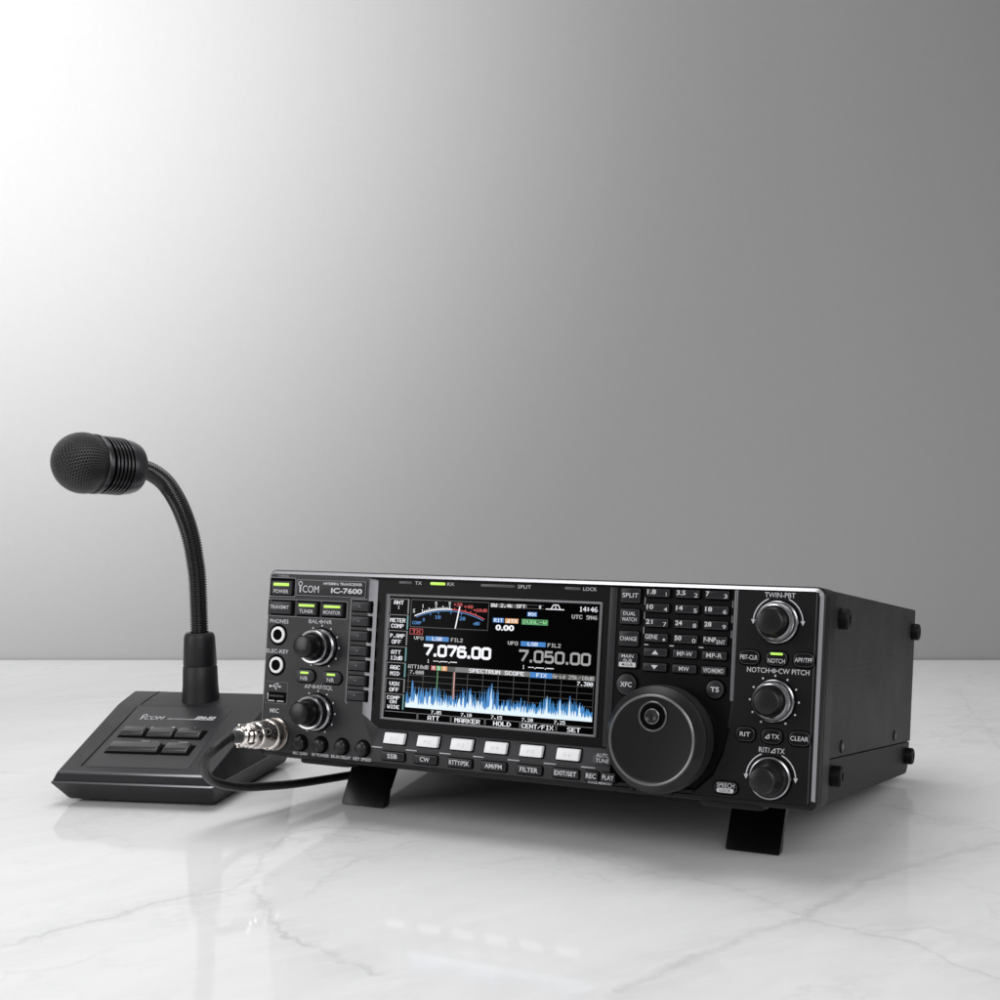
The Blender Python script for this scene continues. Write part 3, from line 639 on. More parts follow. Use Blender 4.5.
for s, u, v, wd, cap, c in ST:
    mt = {'w': 's_w', 'd': 's_dm', 'r': 's_r', 'b': 's_b', 'g': 's_gt', 'l': 's_lg'}[c]
    if cap > 5: frequency(mb, s, u-wd/2, v-cap/2, cap, 1.6 if c == 'w' else 1.3, S3, mt)
    elif s == '0.00': text(mb, s, u, v, wd, cap, S3, mt, .04)
    elif s == '-.---.--':
        for x0_, x1_ in ((0, 1.6), (2.0, 3.4), (4.6, 9.4), (11.0, 15.4)): quad(mb, u-wd/2+x0_, v-.2, u-wd/2+x1_, v+.25, S3, mt)
        for x0_ in (3.9, 10.1): quad(mb, u-wd/2+x0_, v-.7, u-wd/2+x0_+.6, v-.1, S3, mt)
    else: pixtext(mb, s, u, v, wd, cap, S3, mt)
delta(mb, 162.9, 87.8, 1.7, S3)
for i, mi in enumerate(mb.m):
    if mb.slots[mi] == 'print': mb.m[i] = mb.slot('s_w')
mb.build('screen_image', display, recalc=False)

# ------------------------------------------------------------------ plug and cable
PLW = lambda a, b, w: P(MCU+a, MCV+b, w)
cable = thing('microphone_cable', 'black cable with a shiny metal plug, looping in front of the microphone base', 'cable', Matrix.Identity(4))
def tubepath(pts, n):
    """Catmull-Rom through pts"""
    pts = [Vector(p) for p in pts]; pts = [pts[0]*2-pts[1]]+pts+[pts[-1]*2-pts[-2]]; out = []
    for i in range(1, len(pts)-2):
        a, b, c, d = pts[i-1:i+3]
        for k in range(n):
            t = k/n; out.append(.5*((2*b)+(c-a)*t+(2*a-5*b+4*c-d)*t*t+(3*b-a-3*c+d)*t**3))
    out.append(pts[-2]); return out
def resample(path, step):
    out = [path[0].copy()]; acc = 0
    for i in range(1, len(path)):
        seg = (path[i]-path[i-1]).length; p0 = path[i-1]
        while acc+seg >= step:
            f = (step-acc)/seg; p0 = p0.lerp(path[i], f); out.append(p0.copy()); seg = (path[i]-p0).length; acc = 0
        acc += seg
    out.append(path[-1].copy()); return out
def tube(mb, path, rad, mat, n=20, capped=True):
    """rad: number or function of index"""
    t = (path[1]-path[0]).normalized(); up = Vector((0, 0, 1)) if abs(t.z) < .9 else Vector((0, 1, 0))
    a = t.cross(up).normalized(); V = []; F = []
    for i, p in enumerate(path):
        t = (path[min(i+1, len(path)-1)]-path[max(i-1, 0)]).normalized()
        a = (a-t*a.dot(t)).normalized(); b = t.cross(a); r = rad(i) if callable(rad) else rad
        V += [tuple(p+a*r*cos(2*pi*k/n)+b*r*sin(2*pi*k/n)) for k in range(n)]
    for i in range(len(path)-1):
        for k in range(n): F.append([i*n+k, i*n+(k+1) % n, (i+1)*n+(k+1) % n, (i+1)*n+k])
    if capped: F.append(list(range(n))); F.append([(len(path)-1)*n+k for k in range(n)])
    mb.add(V, F, mat)
def to_world(w):
    v = RM @ (Vector(P(MCU, MCV, w))*MM); return v/MM
mb = MB()
WT = lambda a, b, w: tuple((RM @ (Vector(P(MCU+a, MCV+b, w))*MM))/MM)
prof = [(8.8, 1.75), (9.3, 2.4), (9.3, 7.0), (8.9, 7.9), (8.2, 8.2), (8.0, 9.4), (8.0, 19.6), (7.6, 20.6), (7.2, 20.9), (7.3, 22.2), (7.3, 25.4), (6.9, 26.2), (6.2, 26.5), (6.5, 27.2), (6.5, 29.4), (5.9, 30.1), (5.4, 30.4), (5.8, 31.2), (5.8, 33.4), (5.0, 34.2), (4.2, 34.6)]
lathe(mb, 0, 0, prof, 56, 'chrome', tr=WT)
plug = mb.build('cable_plug', cable, angle=40)
mb = MB()
for k in range(5):     # cable clamp screw heads and ribs on the collet
    a = radians(35+k*72); rbox(mb, 6.3*cos(a)-.8, 6.3*sin(a)-.8, 6.3*cos(a)+.8, 6.3*sin(a)+.8, 27.4, 32.5, 'chrome', r=.3, bev=.3, tr=WT)
mb.build('clamp_rib', plug)
e0, e1 = to_world(33), to_world(41)
cp = [e0, e1, (-191.6, 730.6, 51.8), (-197.8, 734.5, 44.7), (-200.9, 746, 35.0), (-198.9, 760, 26.6), (-189, 777, 19.9), (-175.3, 796, 16.2), (-161.3, 818, 13.0), (-138.6, 852, 10.0),
      (-131, 874, 7), (-132, 902, 4), (-142, 936, 3), (-170, 960, 2.8), (-205, 962, 4), (-232, 940, 9)]
path = resample(tubepath([Vector(p) for p in cp], 14), 2.0)
mb = MB(); tube(mb, path, 2.65, 'cord', 18)
mb.build('cord', cable)
mb = MB(); sp = resample(tubepath([to_world(32.5), to_world(36), to_world(41.5)], 8), .8)
tube(mb, sp, lambda i: 3.9-i*.05+(.15 if i % 2 else 0), 'cordg', 20)
mb.build('strain_relief', cable)

# ------------------------------------------------------------------ desk microphone
MYAW = radians(-8.5)
MMX = Matrix.Translation(Vector((-262.6, 803, 0))*MM) @ Matrix.Rotation(MYAW, 4, 'Z')
mic = thing('desk_microphone', 'black desk microphone on a wedge base with ribbed gooseneck and mesh head', 'microphone', MMX)
INV = MMX.inverted()
def ml(p): return tuple((INV @ (Vector(p)*MM))/MM)
def slope(y):      # height of the top surface at depth y
    if y < 90: return 22+(y-3.3)*.3187
    return 22+86.7*.3187+(y-90)*.19-(y-90)**2*.0006
mb = MB()
def hw(y): return 49.6+(y-3.3)*.035
ys = [3.3, 6, 30, 60, 90, 104, 112, 117]
# housing shell as lofted outline rings from the bottom to the top
def ringo(x, y0, y1, z, r=2.5): return [(a, b, z) for a, b in rr(-x, y0, x, y1, r, 4)]
rings = [ringo(48, 13, 138, 2.2), ringo(49, 12, 139, 3.0), ringo(53.2, .9, 146, 13.8), ringo(53.7, 0, 147, 14.6, 3), ringo(53.7, 0, 147, 14.9, 3), ringo(53.0, .9, 146.4, 15.8, 3)]
nn_ = len(rings[0]); V = [p for r_ in rings for p in r_]; F = []
for i in range(len(rings)-1):
    for k in range(nn_): F.append([i*nn_+k, i*nn_+(k+1) % nn_, (i+1)*nn_+(k+1) % nn_, (i+1)*nn_+k])
F.append(list(range(nn_))[::-1]); F.append([(len(rings)-1)*nn_+k for k in range(nn_)])
mb.add(V, F, ['edge' if i//nn_ == 4 else 'micbody' for i in range(len(F))])
# upper wedge: cross-section rows along depth, bevelled long edges
rows = []
def row(y, x, z, xb, zb, yb):
    b = 1.0
    return [(-xb, yb, zb), (-x, y, z-b*.9), (-x+b*.35, y, z-b*.3), (-x+b, y, z), (x-b, y, z), (x-b*.35, y, z-b*.3), (x, y, z-b*.9), (xb, yb, zb)]
rows.append(row(1.9, hw(3.3)+.2, 15.6, 52.0, 15.0, 1.8))
rows.append(row(2.0, hw(3.3)+.2, 20.7, 52.3, 15.6, 1.9))
rows.append(row(2.7, hw(3.3)+.1, 21.6, 52.3, 15.6, 2.6))
for y in ys: rows.append(row(y+.2, hw(y), slope(y), 52.3+y*.006, 15.6, y+1))
rows.append(row(120, hw(118)-.4, slope(118)-1.8, 52.8, 15.6, 122)); rows.append(row(133, hw(118)-1, 38, 52.8, 15.6, 134)); rows.append(row(143, hw(118)-1.4, 20, 52.8, 15.6, 144.5))
V = [p for r_ in rows for p in r_]; F = []
for i in range(len(rows)-1):
    for k in range(7): F.append([i*8+k, i*8+k+1, (i+1)*8+k+1, (i+1)*8+k])
F.append(list(range(8))[::-1]); F.append([(len(rows)-1)*8+k for k in range(8)])
mb.add(V, F, ['edge' if (1 <= i//7 <= 2 and i < 7*(len(rows)-1) and 1 <= i % 7 <= 5) or (i < 63 and i//7 > 2 and i % 7 in (1, 5)) else 'micbody' for i in range(len(F))])
base = mb.build('base', mic, angle=26)
# coordinates on the sloping top: a across, b up the slope, w out of it
sa = math.atan(.3187)
def TS(a, b, w): return (a, 3.3+b*cos(sa)-w*sin(sa), 22+b*sin(sa)+w*cos(sa))
mb = MB()
loft(mb, [([(-34.4, 6.4), (33.6, 7.2), (30.4, 87.2), (29.6, 87.9), (-36, 87.4), (-36.6, 86.8)], -.1), ([(-34.2, 6.6), (33.3, 7.4), (30.1, 87.0), (29.4, 87.6), (-35.8, 87.1), (-36.3, 86.6)], .35)], 'trimdk', None, 'micpanel', TS)
M['micpanel'], nt, b_ = new_mat('brushed_label_plate')
b_.inputs['Base Color'].default_value = (.03, .03, .033, 1); b_.inputs['Roughness'].default_value = .38; b_.inputs['Metallic'].default_value = .35
tc = nt.nodes.new('ShaderNodeTexCoord'); mp = nt.nodes.new('ShaderNodeMapping'); mp.inputs['Scale'].default_value = (25, 1400, 1400)
nz = nt.nodes.new('ShaderNodeTexNoise'); nz.inputs['Scale'].default_value = 1; nz.inputs['Detail'].default_value = 3
bp = nt.nodes.new('ShaderNodeBump'); bp.inputs['Strength'].default_value = .35; bp.inputs['Distance'].default_value = .0003
nt.links.new(tc.outputs['Object'], mp.inputs['Vector']); nt.links.new(mp.outputs['Vector'], nz.inputs['Vector']); nt.links.new(nz.outputs['Fac'], bp.inputs['Height']); nt.links.new(bp.outputs['Normal'], b_.inputs['Normal'])
line(mb, (-37.1, 6.2), (-36.9, 87.4), .7, .12, 'hole_shade', TS)
brand(mb, -27.7, 68.9, 16.2, 7.4, .41, TS, .18)
text(mb, 'DESKTOP MICROPHONE', 1.2, 70.6, 17.6, 1.5, .41, tr=TS, bold=.01)
text(mb, 'SM-50', 17.6, 73.4, 13.4, 3.4, .41, tr=TS, bold=.04, slant=.2)
line(mb, (10.2, 70.7), (24.4, 70.7), .9, .41, 'print', TS)
poly(mb, [(-15.5+3.6, 57.4), (-14.0, 57.4), (-13.0, 59.4)], .41, 'print', TS)
poly(mb, [(5.4-5.4, 59.6), (2.6, 59.6), (1.3, 57.4)], .41, 'print', TS)
poly(mb, [(15.2, 57.4), (17.8, 57.4), (16.5, 59.6)], .41, 'print', TS)
text(mb, 'PTT', -9, 39.4, 5.2, 1.5, .41, tr=TS); text(mb, 'LOCK', -2.6, 39.4, 4.6, 1.2, .41, 'printdim', tr=TS); text(mb, 'TONE', 16.6, 39.4, 6.4, 1.4, .41, tr=TS)
plate = mb.build('label_plate', base)
for (a0, b0, a1, b1, l_) in ((-30.2, 45.4, -14.2, 55.4, 'upper left small button'), (-11.6, 44.8, 6.0, 55, 'upper middle small button'), (7.6, 45, 24.8, 55.2, 'upper right small button'),
                         (-29.2, 24.4, 4.8, 35.0, 'long press-to-talk bar'), (8.0, 24.4, 24.8, 35.4, 'lower right square button')):
    mb = MB()
    loft(mb, [(rr(a0-.9, b0-2.0, a1+2.2, b1+.6, 1), .42)], 'hole_shade', None, 'hole_shade', TS)  # dark sheet painted as the button's shadow, wider right and below
    loft(mb, [(rr(a0, b0, a1, b1, .8), .3), (rr(a0, b0, a1, b1, .8), 1.2), (rr(a0+.25, b0+.9, a1-.25, b1-.3, .8), 2.1), (rr(a0+.6, b0+3.0, a1-.6, b1-.6, .8), 2.7), (rr(a0+.9, b0+4.6, a1-.9, b1-.9, .8), 2.85)], ['micbtn', 'edge2', 'micbtn', 'micbtn'], None, 'micbtn', TS)
    mb.build('push_button', mic, l_)
# groove lines between the side bars and the middle
mb = MB()
for x0, x1 in ((-36.6, -35.0), (35.6, 35.0)):
    V = []
    for k, y in enumerate([3.4, 12, 90, 104, 112, 117]):
        x = x0+(x1-x0)*k/5
        V += [(x-.4, y, slope(y)+.12), (x+.4, y, slope(y)+.12)]
    if x0 > 0: continue
    V = V[4:]; mb.add(V, [[2*k, 2*k+1, 2*k+3, 2*k+2] for k in range(3)], 'hole_shade')
mb.build('groove', base)
# post
PC = Vector(ml((-246.2, 906.2, 0)))
TP = lambda a, b, w: (PC.x+a, PC.y+b, w)
mb = MB()
lathe(mb, 0, 0, [(13.0, 48), (12.5, 54.5), (11.9, 62), (11.5, 74.6), (10.9, 75.4), (10.7, 75.6)], 48, 'micbody', tr=TP)
lathe(mb, 0, 0, [(10.9, 75.4), (11.3, 76.4), (10.4, 94.6), (9.9, 96.6), (8.8, 98.0), (6.6, 98.3)], 48, 'micbody', tr=TP)
mb.build('gooseneck_collar', mic, angle=40)
# gooseneck
A = Vector((-.5606, -.8251, .07)).normalized()          # direction the head points
HC = Vector((-296.4, 832.1, 212.6))                     # centre of the mesh dome
gp = [(-246.2, 906.2, 92), (-246.2, 906.2, 106), (-246.6, 905.7, 134.2), (-247.6, 904.3, 148), (-249.1, 902.1, 161.7), (-251.7, 898.2, 175.4), (-255.5, 892.5, 188.6), (-260.9, 884.5, 200.6), (-267.2, 875.2, 207.4), tuple(HC-A*42), tuple(HC-A*34)]
path = resample(tubepath([ml(p) for p in gp], 16), .42)
mb = MB(); tube(mb, path, lambda i: 5.7+.55*(1 if i % 4 in (0, 1) else -1), 'goose', 26)
mb.build('gooseneck', mic, angle=80)
# head
hx = A.cross(Vector((0, 0, 1))).normalized(); hy = hx.cross(A).normalized()
def TH(a, b, w): return ml(HC+hx*a+hy*b+A*w)
mb = MB()
prof = [(6.7, -43), (7.0, -40.8), (9.8, -40.2), (13.6, -39.2), (16.2, -37), (17.2, -34.2), (17.7, -31), (17.9, -28.4), (17.9, -27.6)]
r0 = 18.3
for k in range(6):
    w = -27.0+k*2.7
    prof += [(r0-.1, w-.25), (r0+.1, w), (r0+.1, w+1.35), (r0-1.1, w+1.5), (r0-1.1, w+2.2)]
prof += [(18.6, -9.9), (18.9, -9.4), (18.9, -7.0), (18.4, -6.4)]
mats_ = ['micmetal']*(len(prof)-1)
for k in range(6):
    mats_[12+5*k] = 'hole_shade'; mats_[11+5*k] = 'hole_shade'  # grooves coloured black to paint in the shade between ribs
lathe(mb, 0, 0, prof, 72, mats_, tr=TH, cap1='hole_shade')
# smooth lower band without ribs
mb.build('microphone_shell', mic, angle=30)
mb = MB(); prof = []
for k in range(20):
    a = radians(-21+k*(110/19)); prof.append((19.2*cos(a), 19.2*sin(a)))
prof[-1] = (.2, 19.2)
lathe(mb, 0, 0, prof, 72, 'mesh', tr=lambda a, b, w: (a, b, w))
m, nt, b_ = new_mat('wire_mesh'); M['mesh'] = m
b_.inputs['Roughness'].default_value = .35; b_.inputs['Metallic'].default_value = .5
tc = nt.nodes.new('ShaderNodeTexCoord'); sep = nt.nodes.new('ShaderNodeSeparateXYZ'); nt.links.new(tc.outputs['Object'], sep.inputs[0])
def mth(op, a, b=None, c=None):
    n = nt.nodes.new('ShaderNodeMath'); n.operation = op
    for i, x in enumerate((a, b, c)):
        if x is None: continue
        if isinstance(x, (int, float)): n.inputs[i].default_value = x
        else: nt.links.new(x, n.inputs[i])
    return n.outputs[0]
# wires follow the dome: angle around two tilted axes
za = mth('ADD', sep.outputs[2], .012)
t1 = mth('ARCTAN2', mth('ADD', mth('MULTIPLY', sep.outputs[0], .93), mth('MULTIPLY', sep.outputs[1], .36)), za)
t2 = mth('ARCTAN2', mth('ADD', mth('MULTIPLY', sep.outputs[0], -.36), mth('MULTIPLY', sep.outputs[1], .93)), za)
s1 = mth('SINE', mth('MULTIPLY', t1, 56.0)); s2 = mth('SINE', mth('MULTIPLY', t2, 66.0))
pr = mth('MULTIPLY', s1, s2); hh = mth('MAXIMUM', mth('ABSOLUTE', s1), mth('ABSOLUTE', s2))
rmp = nt.nodes.new('ShaderNodeValToRGB'); rmp.color_ramp.elements[0].position = .70; rmp.color_ramp.elements[0].color = (.001, .001, .001, 1)
rmp.color_ramp.elements[1].position = .92; rmp.color_ramp.elements[1].color = (.045, .045, .048, 1)
nt.links.new(hh, rmp.inputs[0]); nt.links.new(rmp.outputs[0], b_.inputs['Base Color'])
bp = nt.nodes.new('ShaderNodeBump'); bp.inputs['Strength'].default_value = 1.0; bp.inputs['Distance'].default_value = .0008
nt.links.new(mth('ADD', hh, mth('MULTIPLY', pr, .5)), bp.inputs['Height']); nt.links.new(bp.outputs['Normal'], b_.inputs['Normal'])
dome = mb.build('mesh_grille', mic, angle=60)
rot = Matrix((hx, hy, A)).transposed().to_4x4()
dome.matrix_parent_inverse = Matrix.Identity(4)
dome.matrix_local = INV @ (Matrix.Translation(HC*MM) @ rot)

# ------------------------------------------------------------------ tabletop and backdrop
DESK_Y = 1507.3
m, nt, b_ = new_mat('white_marble'); M['marble'] = m
def nmath(op, a, b=None, c=None, clamp=False):
    n = nt.nodes.new('ShaderNodeMath'); n.operation = op; n.use_clamp = clamp
    for i, x in enumerate((a, b, c)):
        if x is None: continue
        if isinstance(x, (int, float)): n.inputs[i].default_value = x
        else: nt.links.new(x, n.inputs[i])
    return n.outputs[0]
tc = nt.nodes.new('ShaderNodeTexCoord')
def noise(scale, detail=4, off=(0, 0, 0), rough=.55, stretch=(1, 1, 1)):
    mp = nt.nodes.new('ShaderNodeMapping'); mp.inputs['Location'].default_value = off; mp.inputs['Scale'].default_value = stretch
    nt.links.new(tc.outputs['Object'], mp.inputs['Vector'])
    n = nt.nodes.new('ShaderNodeTexNoise'); n.inputs['Scale'].default_value = scale; n.inputs['Detail'].default_value = detail; n.inputs['Roughness'].default_value = rough
    nt.links.new(mp.outputs['Vector'], n.inputs['Vector']); return n
wn = noise(9, 5, (3, 1, 0)); wn2 = noise(48, 4, (5, 2, 0), .7); wn3 = noise(210, 3, (1, 4, 0), .7)
def madd(n, k, prev):
    vm = nt.nodes.new('ShaderNodeVectorMath'); vm.operation = 'MULTIPLY_ADD'
    nt.links.new(n.outputs['Color'], vm.inputs[0]); vm.inputs[1].default_value = (k, k, 0); nt.links.new(prev, vm.inputs[2]); return vm.outputs[0]
warped = madd(wn3, .005, madd(wn2, .016, madd(wn, .045, tc.outputs['Object'])))
sp_ = nt.nodes.new('ShaderNodeSeparateXYZ'); nt.links.new(warped, sp_.inputs[0])
X, Y = sp_.outputs[0], sp_.outputs[1]
OFF = (.033, .033)     # mean of the warp, taken off again
veins = None; broad = None
def seg(ax, ay, bx, by, w, s):
    """soft vein from (ax,ay) to (bx,by), metres on the slab"""
    global veins
    ax += OFF[0]; ay += OFF[1]; bx += OFF[0]; by += OFF[1]
    dx, dy = bx-ax, by-ay; l2 = dx*dx+dy*dy
    px = nmath('SUBTRACT', X, ax); py = nmath('SUBTRACT', Y, ay)
    t = nmath('DIVIDE', nmath('ADD', nmath('MULTIPLY', px, dx), nmath('MULTIPLY', py, dy)), l2, clamp=True)
    ex = nmath('SUBTRACT', px, nmath('MULTIPLY', t, dx)); ey = nmath('SUBTRACT', py, nmath('MULTIPLY', t, dy))
    d = nmath('SQRT', nmath('ADD', nmath('MULTIPLY', ex, ex), nmath('MULTIPLY', ey, ey)))
    v = nmath('MULTIPLY', nmath('SUBTRACT', 1.0, nmath('DIVIDE', d, w), clamp=True), s)
    global broad
    if s > .38:
        f = nmath('MULTIPLY', nmath('SUBTRACT', 1.0, nmath('DIVIDE', d, w*4.5+.014), clamp=True), 1.0)
        broad = f if broad is None else nmath('MAXIMUM', broad, f)
    veins = v if veins is None else nmath('MAXIMUM', veins, v)
VEINS = [(-0.243, 0.564, -0.221, 0.587, 0.0048000000000000004, 0.75), (-0.221, 0.587, -0.194, 0.616, 0.0048000000000000004, 0.75), (-0.194, 0.616, -0.165, 0.643, 0.0048000000000000004, 0.75), (-0.165, 0.643, -0.155, 0.743, 0.004, 0.6), (-0.155, 0.743, -0.133, 0.758, 0.004, 0.6), (-0.133, 0.758, -0.09, 0.747, 0.004, 0.6), (-0.155, 0.743, -0.17, 0.827, 0.0032, 0.4), (-0.158, 0.647, -0.124, 0.58, 0.004, 0.65), (-0.124, 0.58, -0.097, 0.548, 0.004, 0.65), (-0.097, 0.548, -0.079, 0.523, 0.004, 0.65), (-0.227, 0.525, -0.205, 0.533, 0.0024000000000000002, 0.3), (-0.205, 0.533, -0.188, 0.554, 0.0024000000000000002, 0.3), (0.025, 0.509, 0.06, 0.542, 0.008, 0.6), (0.06, 0.542, 0.11, 0.587, 0.008, 0.6), (0.11, 0.587, 0.158, 0.656, 0.008, 0.6), (0.158, 0.656, 0.201, 0.701, 0.008, 0.6), (0.201, 0.701, 0.246, 0.726, 0.008, 0.6), (0.017, 0.701, 0.048, 0.67, 0.0032, 0.45), (0.048, 0.67, 0.081, 0.647, 0.0032, 0.45), (0.081, 0.647, 0.117, 0.587, 0.0032, 0.45), (0.117, 0.587, 0.148, 0.561, 0.004, 0.55), (0.148, 0.561, 0.164, 0.525, 0.004, 0.55), (0.164, 0.525, 0.176, 0.514, 0.004, 0.55), (0.201, 0.814, 0.228, 0.777, 0.0032, 0.5), (0.228, 0.777, 0.256, 0.754, 0.0032, 0.5), (0.393, 1.283, 0.348, 1.07, 0.0032, 0.5), (0.348, 1.07, 0.336, 0.995, 0.0032, 0.5), (0.138, 0.574, 0.169, 0.58, 0.0032, 0.4), (0.169, 0.58, 0.192, 0.561, 0.0032, 0.4), (-0.125, 0.631, -0.118, 0.673, 0.0032, 0.4), (-0.118, 0.673, -0.078, 0.736, 0.0032, 0.4)]
for a in VEINS: seg(*a[:4], .0012+a[4]*.4, a[5])
# fine net of hairline veins from the ridges of two noises
def ridge(n, k, pos):
    r = nmath('ABSOLUTE', nmath('SUBTRACT', n.outputs['Fac'], pos)); return nmath('SUBTRACT', 1.0, nmath('MULTIPLY', r, k), clamp=True)
rn = nmath('MULTIPLY', ridge(noise(5.5, 6, (1.7, .4, 0), .6), 75, .5), nmath('MULTIPLY', nmath('SUBTRACT', noise(4, 2, (9, 3, 0)).outputs['Fac'], .42, clamp=True), 2.2))
rn2 = nmath('MULTIPLY', ridge(noise(11, 5, (4.2, 8.4, 0), .6), 60, .47), nmath('MULTIPLY', nmath('SUBTRACT', noise(5, 2, (2, 7, 0)).outputs['Fac'], .48, clamp=True), 2.0))
def ramp(x, lo, hi, t0=0.0, t1=1.0):
    mr = nt.nodes.new('ShaderNodeMapRange'); mr.inputs['From Min'].default_value = lo; mr.inputs['From Max'].default_value = hi
    mr.inputs['To Min'].default_value = t0; mr.inputs['To Max'].default_value = t1; nt.links.new(x, mr.inputs['Value']); return mr.outputs[0]
def diag(n_scale, det, off, ang, sx, sy, ds=.0):
    """streaky noise running along one direction of the slab"""
    mp = nt.nodes.new('ShaderNodeMapping'); mp.inputs['Rotation'].default_value = (0, 0, radians(ang)); mp.inputs['Location'].default_value = off; mp.inputs['Scale'].default_value = (1, 1, 1)
    nt.links.new(tc.outputs['Object'], mp.inputs['Vector'])
    m2 = nt.nodes.new('ShaderNodeMapping'); m2.inputs['Scale'].default_value = (sx, sy, 1); nt.links.new(mp.outputs[0], m2.inputs['Vector'])
    n = nt.nodes.new('ShaderNodeTexNoise'); n.inputs['Scale'].default_value = n_scale; n.inputs['Detail'].default_value = det; n.inputs['Roughness'].default_value = .62; n.inputs['Distortion'].default_value = ds
    nt.links.new(m2.outputs[0], n.inputs['Vector']); return n.outputs['Fac']
st1 = diag(7, 7, (2, 5, 0), -52, 1, 3.2, .6); st2 = diag(16, 6, (6, 1, 0), -40, 1, 3.5, .8); st3 = diag(40, 5, (1, 1, 0), -30, 1, 2.5, .5)
tot = nmath('MAXIMUM', rn, rn2)
if veins is not None: tot = nmath('MAXIMUM', tot, veins)
brk = noise(30, 5, (2, 2, 1), .7); tot = nmath('MULTIPLY', tot, ramp(brk.outputs['Fac'], .32, .62, .1, 1.15), clamp=True)
# soft feathering beside the broad veins
feather = nmath('MULTIPLY', broad, ramp(st3, .38, .62), clamp=True)
shade = nmath('ADD', nmath('MULTIPLY', ramp(st1, .33, .68), .55), nmath('MULTIPLY', ramp(st2, .35, .65), .45))
r1 = nt.nodes.new('ShaderNodeMix'); r1.data_type = 'RGBA'
r1.inputs[6].default_value = (.785, .785, .79, 1); r1.inputs[7].default_value = (.725, .725, .73, 1)
nt.links.new(shade, r1.inputs[0])
r2 = nt.nodes.new('ShaderNodeMix'); r2.data_type = 'RGBA'; r2.inputs[7].default_value = (.30, .30, .305, 1)
nt.links.new(r1.outputs[2], r2.inputs[6]); nt.links.new(nmath('MULTIPLY', tot, .5), r2.inputs[0])
r3 = nt.nodes.new('ShaderNodeMix'); r3.data_type = 'RGBA'; r3.inputs[7].default_value = (.60, .60, .605, 1)
nt.links.new(r2.outputs[2], r3.inputs[6]); nt.links.new(nmath('MULTIPLY', feather, .42), r3.inputs[0])
nt.links.new(r3.outputs[2], b_.inputs['Base Color'])
b_.inputs['Roughness'].default_value = .06; b_.inputs['Specular IOR Level'].default_value = .12
mb = MB()
mb.add([(-2500, -900, 0), (2500, -900, 0), (2500, DESK_Y, 0), (-2500, DESK_Y, 0), (-2500, -900, -30), (2500, -900, -30), (2500, DESK_Y, -30), (-2500, DESK_Y, -30)],
       [[0, 1, 2, 3], [4, 5, 6, 7], [0, 1, 5, 4], [1, 2, 6, 5], [2, 3, 7, 6], [3, 0, 4, 7]], 'marble')
top_ = mb.build('tabletop', None, 'polished white marble tabletop with thin grey veins'); top_['kind'] = 'structure'
m, nt, b_ = new_mat('grey_wall'); M['wall'] = m
tc = nt.nodes.new('ShaderNodeTexCoord'); mp = nt.nodes.new('ShaderNodeMapping'); mp.inputs['Scale'].default_value = (230, 1, 150)
nz = nt.nodes.new('ShaderNodeTexNoise'); nz.inputs['Scale'].default_value = 1; nz.inputs['Detail'].default_value = 6; nz.inputs['Roughness'].default_value = .7
cr = nt.nodes.new('ShaderNodeValToRGB')
cr.color_ramp.elements[0].position = .3; cr.color_ramp.elements[0].color = (.332, .332, .332, 1)
cr.color_ramp.elements[1].position = .7; cr.color_ramp.elements[1].color = (.343, .343, .343, 1)
nt.links.new(tc.outputs['Object'], mp.inputs['Vector']); nt.links.new(mp.outputs['Vector'], nz.inputs['Vector']); nt.links.new(nz.outputs['Fac'], cr.inputs[0]); nt.links.new(cr.outputs[0], b_.inputs['Base Color'])
b_.inputs['Roughness'].default_value = .85; b_.inputs['Specular IOR Level'].default_value = .1
mb = MB(); WY = DESK_Y+3
mb.add([(-3500, WY, -800), (3500, WY, -800), (3500, WY, 3200), (-3500, WY, 3200), (-3500, WY+40, -800), (3500, WY+40, -800), (3500, WY+40, 3200), (-3500, WY+40, 3200)],
       [[0, 1, 2, 3], [4, 5, 6, 7], [0, 1, 5, 4], [1, 2, 6, 5], [2, 3, 7, 6], [3, 0, 4, 7]], 'wall')
wall = mb.build('backdrop_wall', None, 'plain grey wall, bright at the upper left'); wall['kind'] = 'structure'

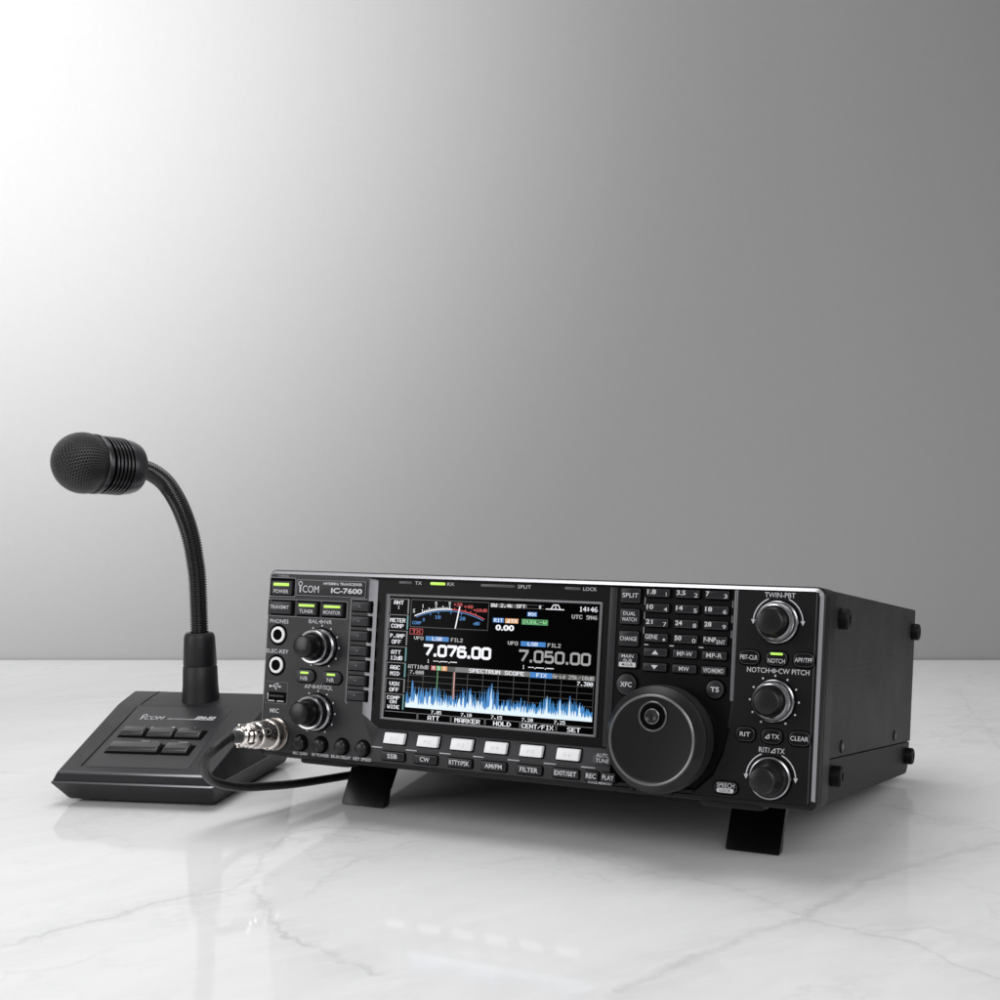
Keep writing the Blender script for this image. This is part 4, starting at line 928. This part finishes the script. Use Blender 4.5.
# ------------------------------------------------------------------ light
def area(name, loc, target, sx, sy, power, spread=180, col=(1, 1, 1)):
    l = bpy.data.lights.new(name, 'AREA'); l.shape = 'RECTANGLE'; l.size = sx*MM; l.size_y = sy*MM; l.energy = power
    l.spread = radians(spread); l.color = col
    o = bpy.data.objects.new(name, l); COL.objects.link(o); o.location = Vector(loc)*MM
    o.rotation_euler = (Vector(target)-Vector(loc)).to_track_quat('-Z', 'Y').to_euler(); return o
WORLD = .28
def spot(name, loc, target, half, power, size=60):
    l = bpy.data.lights.new(name, 'SPOT'); l.energy = power; l.spot_size = radians(half*2); l.spot_blend = 1; l.shadow_soft_size = size*MM
    o = bpy.data.objects.new(name, l); COL.objects.link(o); o.location = Vector(loc)*MM
    o.rotation_euler = (Vector(target)-Vector(loc)).to_track_quat('-Z', 'Y').to_euler(); return o
area('overhead_softbox', (-110, 1120, 1200), (-40, 1080, 0), 1700, 700, 6.9, 120)
spot('wall_spot', (-840, 250, 850), (-840, 1510, 750), 40, 168)
area('left_softbox', (-1000, 330, 420), (-120, 780, 80), 500, 600, 1.3, 110)
area('front_softbox', (300, -700, 900), (0, 780, 60), 900, 700, 3.2, 100)
area('side_softbox', (1300, 700, 420), (100, 800, 80), 500, 700, 1.0, 100)
world = bpy.data.worlds.new('World'); scene.world = world; world.use_nodes = True
world.node_tree.nodes['Background'].inputs[0].default_value = (1, 1, 1, 1)
world.node_tree.nodes['Background'].inputs[1].default_value = WORLD
# ------------------------------------------------------------------ camera
cam = bpy.data.cameras.new('camera'); co = bpy.data.objects.new('camera', cam); COL.objects.link(co)
cam.sensor_width = 36; cam.lens = 36*1.32661; cam.shift_x = -.05778; cam.shift_y = .09414
cam.clip_start = .01; cam.clip_end = 50
co.location = (0, 0, .19808); co.rotation_euler = (pi/2-.08106, 0, 0)
scene.camera = co
scene.render.engine = 'CYCLES'
scene.cycles.use_denoising = True
scene.cycles.max_bounces = 8
scene.view_settings.view_transform = 'Standard'; scene.view_settings.look = 'None'
scene.view_settings.exposure = 0; scene.view_settings.gamma = 1
